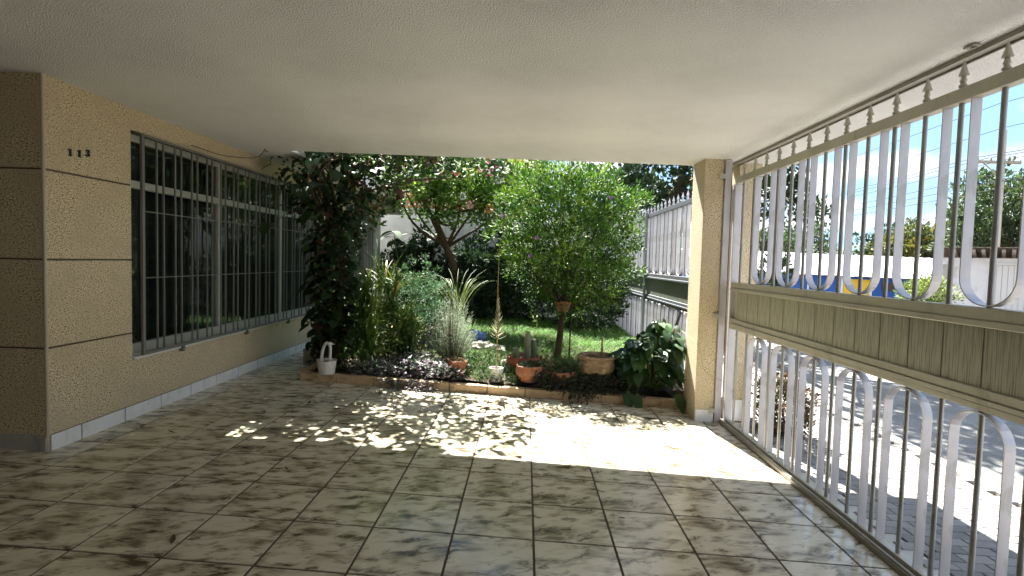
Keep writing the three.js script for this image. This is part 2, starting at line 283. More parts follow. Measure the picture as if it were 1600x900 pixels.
// ---------------------------------------------------------------- tiled floor
{
  const T = 0.4535, J = 0.0125, X0 = 0.085, Z0 = 2.96, r = mulberry(5);
  const fl = structure('floor', 'glazed cream floor tiles with smoky brown streaks'); fl.rotation.z = -SL;
  add('grout_bed', box(-6, 2.07, -0.3, 0.001, -2.6, 6.14), M.grout, fl);
  add('grout_strip', box(-3.4, -2.62, -0.3, 0.001, 6.14, 13.4), M.grout, fl);
  function tileGeo(w, d, ti, tj) {
    const c = 0.0014, h = 0.0125, a = w / 2, b = d / 2, p = [], idx = [], uv = [];
    const q = (v) => { const s = p.length / 3; for (const [x, y, z] of v) { p.push(x, y, z); uv.push((ti + 0.02 + 0.96 * (x / T + 0.5)) / 4, (tj + 0.02 + 0.96 * (z / T + 0.5)) / 4); } idx.push(s, s + 1, s + 2, s, s + 2, s + 3); };
    const i = a - c, k = b - c;
    q([[-i, 0, k], [i, 0, k], [i, 0, -k], [-i, 0, -k]]);
    q([[-a, -c, b], [a, -c, b], [i, 0, k], [-i, 0, k]]); q([[a, -c, -b], [-a, -c, -b], [-i, 0, -k], [i, 0, -k]]);
    q([[a, -c, b], [a, -c, -b], [i, 0, -k], [i, 0, k]]); q([[-a, -c, -b], [-a, -c, b], [-i, 0, k], [-i, 0, -k]]);
    q([[-a, -h, b], [a, -h, b], [a, -c, b], [-a, -c, b]]); q([[a, -h, -b], [-a, -h, -b], [-a, -c, -b], [a, -c, -b]]);
    q([[a, -h, b], [a, -h, -b], [a, -c, -b], [a, -c, b]]); q([[-a, -h, -b], [-a, -h, b], [-a, -c, b], [-a, -c, -b]]);
    const g = new THREE.BufferGeometry(); g.setAttribute('position', new THREE.Float32BufferAttribute(p, 3)); g.setAttribute('uv', new THREE.Float32BufferAttribute(uv, 2)); g.setIndex(idx); g.computeVertexNormals(); return g;
  }
  const cache = {}, rest = [];
  const geoFor = (w, d) => { const ti = Math.floor(r() * 4), tj = Math.floor(r() * 4), k = [w.toFixed(3), d.toFixed(3), ti, tj].join(); return cache[k] ??= tileGeo(w, d, ti, tj); };
  const area = (xa, xb, za, zb, each) => {
    for (let i = Math.floor((xa - X0) / T); X0 + i * T < xb - 0.02; i++) for (let j = Math.floor((za - Z0) / T); Z0 + j * T < zb - 0.02; j++) {
      const x0 = Math.max(xa, X0 + i * T + J / 2), x1 = Math.min(xb, X0 + (i + 1) * T - J / 2), z0 = Math.max(za, Z0 + j * T + J / 2), z1 = Math.min(zb, Z0 + (j + 1) * T - J / 2);
      if (x1 - x0 < 0.02 || z1 - z0 < 0.02) continue;
      const g = geoFor(x1 - x0, z1 - z0), cx = (x0 + x1) / 2, cz = -(z0 + z1) / 2;
      if (each) { const o = place('floor_tile', g, M.tile, fl, cx, 0.004 + (r() - 0.5) * 0.001, cz); o.rotation.set((r() - 0.5) * 0.003, 0, (r() - 0.5) * 0.003); }
      else { const q = g.clone(); q.translate(cx, 0.004, cz); rest.push(q); }
    }
  };
  area(-3.3, 2.07, Z0 - 3 * T, 6.14, true); area(-5.98, -3.3, Z0 - 3 * T, 3.62, true); area(-3.3, -2.62, 6.146, 12.5, true); area(-5.98, 2.07, -2.5, Z0 - 3 * T, false);
  add('tile_field', merge(rest), M.tile, fl).userData.kind = 'stuff';
}
// ---------------------------------------------------------------- carport roof
{
  const rf = thing('carport_roof', 'white textured concrete ceiling slab over the carport', 'roof', [0, 0, 0]); rf.rotation.z = -0.014;
  add('slab', box(-6.1, 2.64, 2.69, 2.92, -2.7, 6.1, 0.006, 1.1), M.stucco, rf);
}
// ---------------------------------------------------------------- the house
const WX = -3.3;
{
  const h = thing('house', 'beige granulate house wall with long barred window', 'house', [WX, 0.13, 3.63]);
  const courses = [0.866, 1.482, 2.1];
  let seed = 0;
  const panel = (x0, x1, y0, y1, Z0, Z1) => { const g = box(x0, x1, y0, y1, Z0, Z1, 0.003, 1.5); const uv = g.attributes.uv, a = (seed += 0.37) % 1, b = (seed * 2.7) % 1; for (let i = 0; i < uv.count; i++) uv.setXY(i, uv.getX(i) + a, uv.getY(i) + b); return put('wall_panel', g, M.granite, h); };
  // core of the wall, with the window openings left free
  const core = (x0, x1, y0, y1, Z0, Z1) => box(x0, x1, y0, y1, Z0, Z1);
  put('wall_core', merge([core(WX - 0.2, WX - 0.007, 0, 2.9, 3.64, 4.45), core(WX - 0.2, WX - 0.007, 0, 0.6, 4.45, 8.95), core(WX - 0.2, WX - 0.007, 2.56, 2.9, 4.45, 8.95), core(WX - 0.2, WX - 0.007, 0, 2.9, 8.95, 9.9), core(WX - 0.2, WX - 0.007, 0, 0.6, 9.9, 11.5), core(WX - 0.2, WX - 0.007, 2.56, 2.9, 9.9, 11.5), core(-6, WX - 0.2, 0, 2.9, 3.637, 3.83)]), M.groove, h);
  const ys = [0, ...courses, 2.88], gp = 0.006;
  for (let k = 0; k < 4; k++) {
    const a = ys[k] + (k ? gp : 0), b = ys[k + 1] - (k < 3 ? gp : 0);
    panel(WX - 0.007, WX, a, b, 3.644, 4.45); panel(-6, WX - 0.012, a, b, 3.63, 3.637);
    panel(WX - 0.007, WX, a, b, 8.95, 9.9);
  }
  panel(WX - 0.007, WX, 0, 0.636, 4.45, 8.95); panel(WX - 0.007, WX, 2.557, 2.88, 4.45, 8.95);
  panel(WX - 0.007, WX, 0, 0.636, 9.9, 11.5); panel(WX - 0.007, WX, 2.557, 2.88, 9.9, 11.5);
  // reveal of the opening
  put('reveal', merge([box(WX - 0.2, WX - 0.008, 0.62, 2.56, 4.446, 4.452), box(WX - 0.2, WX - 0.008, 0.62, 2.56, 8.948, 8.954)]), M.granite, h);
  put('corner_bead', tube([P(WX - 0.006, 0.1, 3.637), P(WX - 0.006, 2.76, 3.637)], 0.012, 0.012, 8, 1), M.bead, h);
  // skirting tiles
  const sk = (name, m, g) => put(name, g, m, h);
  put('skirting_grout', box(WX, WX + 0.004, 0.08, -WX * SL + 0.116, 3.645, 11.5), M.groove, h);
  let z = 3.64, first = 3.906; const top = -WX * SL + 0.113;
  for (let b = first; z < 11.4; b += 0.4405) { sk('skirting_tile', M.skirt, box(WX + 0.004, WX + 0.014, 0.1, top, z + 0.006, Math.min(b, 11.5) - 0.006, 0.002)); z = b; }
  for (let x = -6; x < WX - 0.05; x += 0.4405) sk('skirting_tile', M.concrete, box(x + 0.004, Math.min(x + 0.4365, WX - 0.004), 0, -x * SL + 0.1, 3.619, 3.63, 0.002));
  // windows
  const window1 = (Za, Zb, mull) => {
    const w = new THREE.Group(); w.name = 'window'; w.position.set(WX - 0.14, 0.636, -(Za + Zb) / 2); h.add(w); w.position.sub(h.position);
    const o = new THREE.Vector3().addVectors(w.position, h.position), loc = (name, g, m) => { g.translate(-o.x, -o.y, -o.z); return add(name, g, m, w); };
    const fx0 = WX - 0.17, fx1 = WX - 0.11, f = (y0, y1, a, b) => loc('frame_bar', box(fx0, fx1, y0, y1, a, b, 0.004), M.frame);
    f(0.66, 0.745, Za, Zb); f(2.5, 2.557, Za, Zb); f(2.1, 2.165, Za, Zb);
    const ms = [Za + 0.03, ...mull, Zb - 0.03];
    for (const m of ms) { f(0.745, 2.1, m - 0.03, m + 0.03); f(2.165, 2.5, m - 0.025, m + 0.025); }
    for (let k = 0; k + 1 < ms.length; k++) {
      const gap = 0.03;
      loc('pane', box(WX - 0.142, WX - 0.1415, 0.745, 2.1, ms[k] + gap, ms[k + 1] - gap), M.glass);
      loc('pane', box(WX - 0.142, WX - 0.1415, 2.165, 2.5, ms[k] + gap - 0.005, ms[k + 1] - gap + 0.005), M.glass);
    }
    loc('sill', box(WX - 0.2, WX + 0.02, 0.638, 0.66, Za - 0.0, Zb, 0.004), M.marble);
  };
  window1(4.455, 8.945, [5.95, 7.45]); window1(9.905, 11.495, [10.7]);
  // rooms behind
  put('room_shell', merge([box(-6.9, -6.8, 0, 2.9, 3.83, 11.5), box(-6.8, WX - 0.2, 0, 0.12, 3.83, 11.5), box(-6.8, WX - 0.2, 2.62, 2.66, 3.83, 11.5), box(-6.9, WX - 0.2, 0, 2.9, 11.5, 11.62)]), M.room, h);
  put('roof_slab', box(-7, -2.72, 2.745, 2.95, 6.12, 12.2, 0.006, 1.1), M.stucco, h);
  put('roof_over_rooms', box(-7, -3.32, 2.68, 2.74, 3.64, 12.2), M.stucco, h);
  put('corner_post', box(WX - 0.2, WX + 0.06, 0, 2.744, 11.55, 11.95, 0.004, 1.1), M.plaster, h);
  put('eave_beam', box(WX + 0.06, -2.72, 2.5, 2.744, 11.65, 11.9, 0.004, 1.1), M.plaster, h);
}
{ // enclosing walls of the porch behind and beside the camera
  const w = thing('porch_wall', 'plain wall closing the carport behind the camera', 'wall', [-2, 0, -2.6]);
  put('wall_back', box(-6.1, 2.2, -0.2, 2.9, -2.75, -2.6, 0, 1.5), M.granite, w);
  put('wall_side', box(-6.15, -6, -0.2, 2.9, -2.6, 3.82, 0, 1.5), M.granite, w);
}
{ // column beside the gate
  const c = thing('column', 'granulate column at the garden end of the gate', 'column', [1.917, -0.08, 5.88]);
  put('shaft', box(1.818, 2.016, -0.1, 2.68, 5.68, 6.08, 0.004, 1.5), M.granite, c);
  put('skirting_tile', box(1.826, 2.012, -0.08, 0.05, 5.668, 5.68, 0.002), M.skirt, c);
  const p = thing('outer_pillar', 'granulate pillar standing outside the gate bars', 'column', [2.36, -0.1, 5.95]);
  put('shaft', box(2.24, 2.48, -0.12, 2.67, 5.86, 6.06, 0.004, 1.5), M.granite, p);
  put('skirting_tile', box(2.245, 2.475, -0.11, 0.12, 5.85, 5.86, 0.002), M.skirt, p);
}
// ---------------------------------------------------------------- sliding gate and the garden fence of the same make
function uStrip(w, h, arc, t, dep, flip) {                                  // bent flat bar, U open at the top (or an arch when flipped)
  const N = 14, out = [], inn = [];
  const pt = (o) => { const a = w / 2 - o, b = arc - o, l = [[-a, h]]; for (let k = 0; k <= N; k++) { const q = Math.PI + Math.PI * k / N; l.push([a * Math.cos(q), arc + b * Math.sin(q)]); } l.push([a, h]); return l; };
  out.push(...pt(0)); inn.push(...pt(t).reverse());
  const s = new THREE.Shape([...out, ...inn].map(([x, y]) => new THREE.Vector2(x, flip ? h - y : y)));
  const g = new THREE.ExtrudeGeometry(s, { depth: dep, bevelEnabled: false }); g.translate(0, 0, -dep / 2); g.rotateY(Math.PI / 2); return boxUV(g, 1);
}
function flutedBoard(w, h, n) {
  const pts = []; for (let k = 0; k <= n; k++) { const x = -w / 2 + w * k / n; if (k) pts.push([x - w / n * 0.3, 0.008]); pts.push([x, 0]); if (k < n) pts.push([x + w / n * 0.3, 0.008]); }
  pts.push([w / 2, -0.012], [-w / 2, -0.012]);
  const g = new THREE.ExtrudeGeometry(new THREE.Shape(pts.map(([x, y]) => new THREE.Vector2(x, y))), { depth: h, bevelEnabled: false });
  g.rotateX(-Math.PI / 2); g.rotateY(-Math.PI / 2); return boxUV(g, 1);      // flutes upright, face towards -x
}
const spear = (() => { const b = lathe([[0.001, 0], [0.012, 0], [0.013, 0.006], [0.019, 0.012], [0.019, 0.02], [0.012, 0.026], [0.013, 0.036], [0.017, 0.042], [0.012, 0.05], [0.01, 0.064], [0.001, 0.066]], 10);
  const t = new THREE.CylinderGeometry(0.001, 0.023, 0.075, 4); t.translate(0, 0.103, 0); return merge([b, t]); })();
function grilleRun(g, X, Za, Zb, c0, mats, yBase, spikes) {
  const p = 0.487, yl = [yBase, 0.918], yu = [1.407, 2.4], ox = g.position.x, oy = g.position.y, oz = g.position.z;
  const at = (name, geo, m, x, y, Z) => place(name, geo, m, g, x - ox, y - oy, -Z - oz);
  put('top_rail', box(X - 0.03, X + 0.03, 2.4, 2.468, Za, Zb, 0.005), mats.top, g);
  put('upper_middle_rail', merge([box(X - 0.035, X + 0.03, 1.345, 1.402, Za, Zb, 0.004), box(X - 0.045, X + 0.03, 1.312, 1.3445, Za, Zb, 0.006)]), mats.rail, g);
  put('lower_middle_rail', merge([box(X - 0.03, X + 0.03, 0.985, 1.03, Za, Zb, 0.006), box(X - 0.04, X + 0.03, 0.96, 0.9845, Za, Zb, 0.004), box(X - 0.03, X + 0.03, 0.925, 0.9595, Za, Zb, 0.006)]), mats.rail, g);
  put('bottom_rail', box(X - 0.025, X + 0.025, yBase - 0.045, yBase, Za, Zb, 0.004), mats.rail, g);
  const up = uStrip(0.315, yu[1] - yu[0], 0.135, 0.006, 0.05, false), lo = uStrip(0.315, yl[1] - yl[0], 0.135, 0.006, 0.05, true);
  const cu = new THREE.CylinderGeometry(0.0125, 0.0125, yu[1] - 1.402, 10), cl = new THREE.CylinderGeometry(0.0125, 0.0125, 0.925 - yl[0], 10), bd = flutedBoard(p / 2 - 0.006, 0.282, 9);
  for (const q of [cu, cl]) boxUV(q);
  for (let k = Math.ceil((Za - c0) / (p / 2)); c0 + k * p / 2 < Zb - 0.02; k++) {
    const Z = c0 + k * p / 2; if (Z < Za + 0.02) continue;
    at('bar', cu, M.tubeBar, X, (yu[1] + 1.402) / 2, Z); at('bar', cl, M.tubeBar, X, (0.925 + yl[0]) / 2, Z);
    if (spikes) at('spearhead', spear, mats.spike ?? mats.top, X, 2.468, Z).rotation.y = 0.78;
    if (k % 2 === 0 && Z - 0.16 > Za && Z + 0.16 < Zb) { at('curved_bar', up, mats.bar, X, yu[0], Z); at('curved_bar', lo, mats.bar, X, yl[0], Z); }
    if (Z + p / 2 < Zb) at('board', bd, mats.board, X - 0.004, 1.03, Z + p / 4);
  }
  put('panel_back', box(X + 0.01, X + 0.014, 1.03, 1.312, Za, Zb), mats.rail, g);
}
{
  const gate = thing('sliding_gate', 'long pale aluminium sliding gate with looped bars and spear tips', 'gate', [2.14, -0.06, 3]);
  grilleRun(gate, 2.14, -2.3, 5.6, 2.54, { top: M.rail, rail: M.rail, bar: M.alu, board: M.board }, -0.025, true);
  put('end_stile', box(2.105, 2.175, -0.07, 2.4, 5.6, 5.65, 0.004), M.alu, gate);
  const post = thing('gate_post', 'grey aluminium post clamped to the granulate column', 'post', [2.05, -0.1, 5.69]);
  put('post', box(2.02, 2.085, -0.1, 2.655, 5.655, 5.72, 0.004), M.alu, post);
  for (const y of [0.02, 1.02, 2.46]) put('bracket', box(1.96, 2.02, y, y + 0.05, 5.655, 5.667, 0.002), M.rail, post);
  const tr = thing('top_track', 'brown overhead track guiding the gate below the ceiling', 'track', [2.2, 2.6, 3]);
  put('channel', merge([box(2.17, 2.18, 2.634, 2.66, -2.3, 5.9), box(2.18, 2.24, 2.645, 2.66, -2.3, 5.9), box(2.24, 2.25, 2.634, 2.66, -2.3, 5.9)]), M.track, tr);
  const bt = thing('floor_track', 'brown floor track along the foot of the gate', 'track', [2.1, -0.09, 3]);
  put('rail', merge([box(2.072, 2.112, -0.12, -0.05, -2.3, 5.72, 0.004), box(2.08, 2.1, -0.05, -0.04, -2.3, 5.72, 0.003)]), M.track, bt);
  const pil = thing('street_pier', 'plastered pier at the near end of the gate', 'wall', [2.15, -0.1, -2]);
  put('shaft', box(2.0, 2.3, -0.15, 2.65, -2.6, -2.35), M.plaster, pil);
  const fence = thing('garden_fence', 'pale aluminium fence with looped bars enclosing the garden lawn', 'fence', [2.2, 0.05, 9.5]);
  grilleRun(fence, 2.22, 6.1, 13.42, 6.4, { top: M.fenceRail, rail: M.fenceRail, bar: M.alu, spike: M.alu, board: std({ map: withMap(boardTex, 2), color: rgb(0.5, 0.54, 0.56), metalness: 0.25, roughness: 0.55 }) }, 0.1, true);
  for (const Z of [9.9, 13.3]) put('post', box(2.15, 2.19, -0.1, 2.5, Z, Z + 0.05, 0.004), M.fenceRail, fence);
  put('kerb_wall', box(2.12, 2.3, -0.3, 0.054, 6.08, 13.42), M.concrete, fence);
}
// ---------------------------------------------------------------- garden ground and walls behind
const soilY = (x, Z) => 0.13 - 0.02 * x + 0.02 * Math.max(0, Z - 6.4) * 0.5 + 0.025 * n2(x * 0.9, Z * 0.9);
{
  const g = structure('garden_soil', 'dark garden soil behind the low tile curb');
  const geo = new THREE.PlaneGeometry(4.72, 7.2, 60, 90); geo.rotateX(-Math.PI / 2); geo.translate(-0.235, 0, -9.85);
  const p = geo.attributes.position; for (let i = 0; i < p.count; i++) p.setY(i, soilY(p.getX(i), -p.getZ(i)) + 0.012 * n2(p.getX(i) * 9, p.getZ(i) * 9)); geo.computeVertexNormals(); boxUV(geo);
  add('earth', geo, M.soil, g);
  const curb = thing('garden_curb', 'low curb of beige tiles edging the garden bed', 'curb', [-0.5, 0.02, 6.2]);
  for (let x = -2.59, k = 0; x < 1.8; x += 0.437, k++) { const x1 = Math.min(x + 0.43, 1.81), q = box(0, x1 - x, 0, 0.095, 0, 0.1, 0.005), o = add('curb_tile', boxUV(q, 1, k * 0.37, k * 0.21), M.curb, curb); o.rotation.z = -SL; o.position.set(x + 0.5, -SL * x - 0.02, 0.06 + (k % 3) * 0.002); }
  add('curb_return', box(-0.05, 0.05, 0, 0.1, 0, 6), M.curb, curb).position.set(-2.06, 0.09, -0.05);
  const bw = thing('garden_wall', 'stained white plaster wall at the back of the garden', 'wall', [-2, 0, 13.5]);
  put('face', box(-9, 2.4, -0.2, 2.75, 13.5, 13.65, 0, 1), M.plaster, bw); put('coping', box(-9, 2.4, 2.751, 2.8, 13.46, 13.69, 0.006), M.concrete, bw);
  const br = thing('brick_house', 'bare orange brick house wall rising behind the garden', 'house', [-1.3, 0, 15.2]);
  put('wall_core', box(-6.5, 0.35, 0, 6.2, 15.2, 15.5), M.grout, br);
  const bm = [[0.42, 0.15, 0.08], [0.36, 0.12, 0.06], [0.46, 0.19, 0.1]].map(c => std({ color: rgb(...c), roughness: 0.9, bumpMap: lumpBump, bumpScale: 0.004 })), r = mulberry(9), bg = boxUV(new THREE.BoxGeometry(0.235, 0.1, 0.02)), rest = [];
  for (let row = 0; row < 54; row++) for (let k = 0; k < 28; k++) {
    const x = -6.38 + k * 0.245 + (row % 2) * 0.12, y = 0.1 + row * 0.112; if (x > 0.23) continue;
    if (y > 3.5 && y < 4.9 && x > -3.2) place('brick', bg, bm[Math.floor(r() * 3)], br, x + 1.3, y, 0.005 + r() * 0.003); else { const q = bg.clone(); q.translate(x + 1.3, y, 0.005); rest.push(q); }
  }
  add('brickwork', merge(rest), bm[0], br).userData.kind = 'stuff';
}
// ---------------------------------------------------------------- fittings on the house
function grille(label, Za, Zb, y0, y1, hs, first) {
  const g = thing('window_grille', label, 'window grille', [WX + 0.03, y0, (Za + Zb) / 2], 'iron grilles on the house windows'), X = WX + 0.035, ox = g.position;
  put('frame_top', box(X - 0.008, X + 0.008, y1 - 0.02, y1, Za, Zb, 0.002), M.iron, g); put('frame_bottom', box(X - 0.012, X + 0.012, y0, y0 + 0.028, Za, Zb, 0.002), M.iron, g);
  put('frame_side', box(X - 0.012, X + 0.012, y0, y1, Za - 0.03, Za, 0.002), M.iron, g); put('frame_side', box(X - 0.012, X + 0.012, y0, y1, Zb, Zb + 0.03, 0.002), M.iron, g);
  const bg = new THREE.BoxGeometry(0.013, y1 - y0 - 0.04, 0.013); let Z = Za, k = 0;
  while ((Z += k++ % 2 ? 0.089 : 0.162) < Zb - 0.03) place('bar', bg, M.iron, g, X - ox.x, (y0 + y1) / 2 - ox.y, -Z - ox.z);
  for (const h of hs) put('cross_bar', box(X + 0.0075, X + 0.0155, h - 0.004, h + 0.004, Za, Zb), M.iron, g);
  for (const t of [0.12, 0.4, 0.66, 0.93]) { const zz = mix(Za, Zb, t); put('fixing_lug', box(WX - 0.004, X + 0.008, y0 - 0.055, y0, zz, zz + 0.03, 0.002), M.iron, g); }
}
grille('long dark iron grille over the nearest house window', 4.55, 8.84, 0.664, 2.545, [1.329, 1.895], 0);
grille('far pale iron grille on the window behind the vine', 10.0, 11.42, 0.664, 2.545, [1.2, 1.8], 0);
{ // dark curtain inside
  const c = thing('curtain', 'dark curtain hanging behind the near window glass', 'curtain', [-3.62, 0.15, 6.6]);
  const g = new THREE.PlaneGeometry(4.3, 2.3, 260, 1), p = g.attributes.position; for (let i = 0; i < p.count; i++) p.setZ(i, 0.035 * Math.sin(p.getX(i) * 38 + 2 * Math.sin(p.getX(i) * 5)) + 0.015 * Math.sin(p.getX(i) * 91)); g.rotateY(Math.PI / 2); g.translate(0, 1.17, 0); g.computeVertexNormals();
  add('cloth', g, std({ color: rgb(0.06, 0.062, 0.058), roughness: 0.95, side: THREE.DoubleSide }), c);
  add('rod', tube([P(0, 2.34, -2.2), P(0, 2.34, 2.2)], 0.012, 0.012, 6, 1), M.iron, c);
}
{ // house number
  const font = await new FontLoader().loadAsync('fonts/droid/droid_serif_bold.typeface.json');
  const hn = thing('house_number', 'black house number 113 on the granulate wall', 'number', [WX, 2.25, 3.93]);
  [['1', 3.842, 2.226], ['1', 3.922, 2.233], ['3', 3.998, 2.25]].forEach(([s, Z, y], k) => {
    const g = new TextGeometry(s, { font, size: 0.052, depth: 0.012, curveSegments: 4, bevelEnabled: false }); g.computeBoundingBox(); g.translate(-(g.boundingBox.min.x + g.boundingBox.max.x) / 2, 0, 0);
    const o = add('digit', g, M.black, hn); o.rotation.y = Math.PI / 2; o.rotation.order = 'YXZ'; o.rotation.z = [0, -0.05, -0.08][k]; o.position.set(0.001, y - 2.25, -(Z - 3.93));
  });
}
{ // loose cable along the lintel to a hook in the ceiling
  const c = thing('ceiling_cable', 'thin dark cable sagging from ceiling hook over the window', 'cable', [-3.1, 2.6, 6.6]);
  put('wire', tube([P(-3.29, 2.6, 5.25), P(-3.2, 2.585, 5.7), P(-3.0, 2.64, 6.0), P(-2.95, 2.722, 6.03)], 0.004, 0.004, 5, 6), M.black, c);
  put('hook', tube([P(-2.95, 2.733, 6.03), P(-2.93, 2.7, 6.03), P(-2.91, 2.71, 6.03)], 0.004, 0.003, 5, 4), M.black, c);
  const s = thing('track_bracket', 'small grey bracket on the ceiling beside gate track', 'bracket', [2.12, 2.652, 2.72]);
  add('plate', new RoundedBoxGeometry(0.04, 0.012, 0.06, 1, 0.004), M.track, s); add('bolt', new THREE.CylinderGeometry(0.012, 0.012, 0.008, 8).translate(0, -0.01, 0.01), M.iron, s);
}
// ---------------------------------------------------------------- pots and small garden things
const soilDisc = (r, y, parent) => { const g = new THREE.CircleGeometry(r, 24); g.rotateX(-Math.PI / 2); g.translate(0, y, 0); boxUV(g); return add('soil', g, M.soil, parent); };
function pot(name, label, x, Z, prof, m, soilR, soilAt, dy = 0, seg = 32) {
  const g = thing(name, label, 'pot', [x, soilY(x, Z) + dy, Z]); add('body', lathe(prof, seg), m, g); if (soilR) soilDisc(soilR, soilAt, g); return g;
}
const bowlProf = (R, H, t = 0.014) => [[0.001, 0], [R * 0.45, 0], [R * 0.72, H * 0.14], [R * 0.95, H * 0.42], [R, H * 0.66], [R * 0.93, H * 0.92], [R * 0.94, H], [R * 0.94 - t, H], [R * 0.9 - t, H * 0.9], [R * 0.9 - t, H * 0.7], [0.001, H * 0.6]];
pot('bowl_pot', 'round orange terracotta bowl right behind the curb', 0.075, 6.36, bowlProf(0.165, 0.2), M.clay, 0.14, 0.16);
pot('bowl_pot', 'wide low terracotta bowl between orange bowl and big clay pot', 0.43, 6.4, bowlProf(0.21, 0.17), M.clay, 0.18, 0.13);
const rearBowl = pot('bowl_pot', 'dark red terracotta bowl of cacti behind orange bowl', 0.0, 6.85, bowlProf(0.22, 0.2), std({ map: withMap(clayTex, 1.2), color: rgb(0.62, 0.45, 0.45), roughness: 0.8 }), 0.19, 0.16);
pot('clay_pot', 'large weathered beige clay pot with wide rim', 0.88, 6.42, [[0.001, 0], [0.12, 0], [0.15, 0.035], [0.2, 0.16], [0.215, 0.24], [0.2, 0.3], [0.205, 0.315], [0.235, 0.328], [0.24, 0.346], [0.225, 0.358], [0.2, 0.355], [0.185, 0.32], [0.19, 0.24], [0.001, 0.23]], M.agedClay, 0.195, 0.3);
pot('ribbed_pot', 'small white ribbed pot holding the tall spike', -0.32, 6.38, (() => { const l = [[0.001, 0], [0.065, 0]]; for (let k = 0; k < 7; k++) { const y = 0.01 + k * 0.022; l.push([0.072 + k * 0.0015, y], [0.077 + k * 0.0015, y + 0.011], [0.072 + k * 0.0015, y + 0.02]); } l.push([0.086, 0.17], [0.078, 0.17], [0.07, 0.14], [0.001, 0.14]); return l; })(), M.white, 0.075, 0.15);
{ // square terracotta pot, tilted a little
  const g = thing('square_pot', 'square terracotta pot in front of the silvery shrub', 'pot', [-0.8, soilY(-0.8, 6.42) + 0.02, 6.42]); g.rotation.set(0.08, 0.5, -0.05);
  const b = new THREE.CylinderGeometry(0.135, 0.085, 0.17, 4, 1, true); b.rotateY(Math.PI / 4); b.translate(0, 0.085, 0); const i = new THREE.CylinderGeometry(0.115, 0.07, 0.17, 4, 1, true); i.rotateY(Math.PI / 4); i.translate(0, 0.087, 0); i.scale(1, 1, 1);
  const rim = new THREE.Shape([[-0.095, -0.095], [0.095, -0.095], [0.095, 0.095], [-0.095, 0.095]].map(a => new THREE.Vector2(...a))); rim.holes.push(new THREE.Path([[-0.08, -0.08], [-0.08, 0.08], [0.08, 0.08], [0.08, -0.08]].map(a => new THREE.Vector2(...a)))); const rg = new THREE.ExtrudeGeometry(rim, { depth: 0.02, bevelEnabled: false }); rg.rotateX(-Math.PI / 2); rg.translate(0, 0.162, 0);
  add('body', merge([b.toNonIndexed(), i.toNonIndexed()]).computeVertexNormals() ?? merge([b, i]), M.clay, g); add('rim', boxUV(rg), M.clay, g); const s = new THREE.PlaneGeometry(0.15, 0.15); s.rotateX(-Math.PI / 2); s.translate(0, 0.14, 0); add('soil', s, M.soil, g);
  const f = new Foliage(41); for (let k = 0; k < 40; k++) { const d = f.dir(); d.y = Math.abs(d.y) * 0.7 + 0.1; f.free(new THREE.Vector3(f.rand() * 0.05, 0.15, f.rand() * 0.05), d.normalize(), f.rand(0.05, 0.12), 0.02, f.tint([[0.2, 0.13, 0.08], [0.25, 0.2, 0.12], [0.1, 0.12, 0.04]])); } f.build('dry_plant', M.needle, g);
}
{ // swan-necked white pot on the curb
  const g = thing('swan_pot', 'white plastic pot with tall looped neck on the curb end', 'pot', [-2.29, 0.185, 6.2]);
  add('bowl', lathe((() => { const l = [[0.001, 0], [0.085, 0]]; for (let k = 0; k < 6; k++) { const y = 0.006 + k * 0.026; l.push([0.088 + k * 0.0035, y], [0.094 + k * 0.0035, y + 0.013], [0.09 + k * 0.0035, y + 0.024]); } l.push([0.118, 0.165], [0.108, 0.165], [0.1, 0.12], [0.001, 0.12]); return l; })(), 32), M.white, g);
  add('neck', tube([new THREE.Vector3(-0.06, 0.12, 0), new THREE.Vector3(-0.058, 0.22, 0), new THREE.Vector3(-0.03, 0.33, 0), new THREE.Vector3(0.005, 0.362, 0), new THREE.Vector3(0.035, 0.33, 0), new THREE.Vector3(0.04, 0.24, 0), new THREE.Vector3(0.035, 0.13, 0)], 0.021, 0.016, 8, 5), M.white, g);
  const hd = new THREE.SphereGeometry(0.026, 12, 8); hd.scale(1.25, 0.9, 0.9); hd.translate(0.035, 0.352, 0); add('head', hd, M.white, g); const bk = new THREE.ConeGeometry(0.01, 0.045, 8); bk.rotateZ(-Math.PI / 2); bk.translate(0.078, 0.35, 0); add('beak', bk, M.white, g); soilDisc(0.1, 0.135, g);
}
{ // concrete planter box on the passage
  const g = thing('planter_box', 'small mossy concrete planter box beside the house wall', 'planter', [-2.8, 0.122, 7.25]); const L = 0.42, W = 0.24, H = 0.2, t = 0.025;
  for (const s of [-1, 1]) { add('side', box(s * (W / 2 - t / 2) - t / 2, s * (W / 2 - t / 2) + t / 2, 0, H, -L / 2, L / 2, 0.004), M.concrete, g); add('end', box(-W / 2 + t + 0.001, W / 2 - t - 0.001, 0, H - 0.002, s * (L / 2 - t / 2) - t / 2, s * (L / 2 - t / 2) + t / 2, 0.004), M.concrete, g); }
  add('soil', box(-W / 2 + t, W / 2 - t, 0.005, H - 0.04, -L / 2 + t, L / 2 - t), M.soil, g);
}
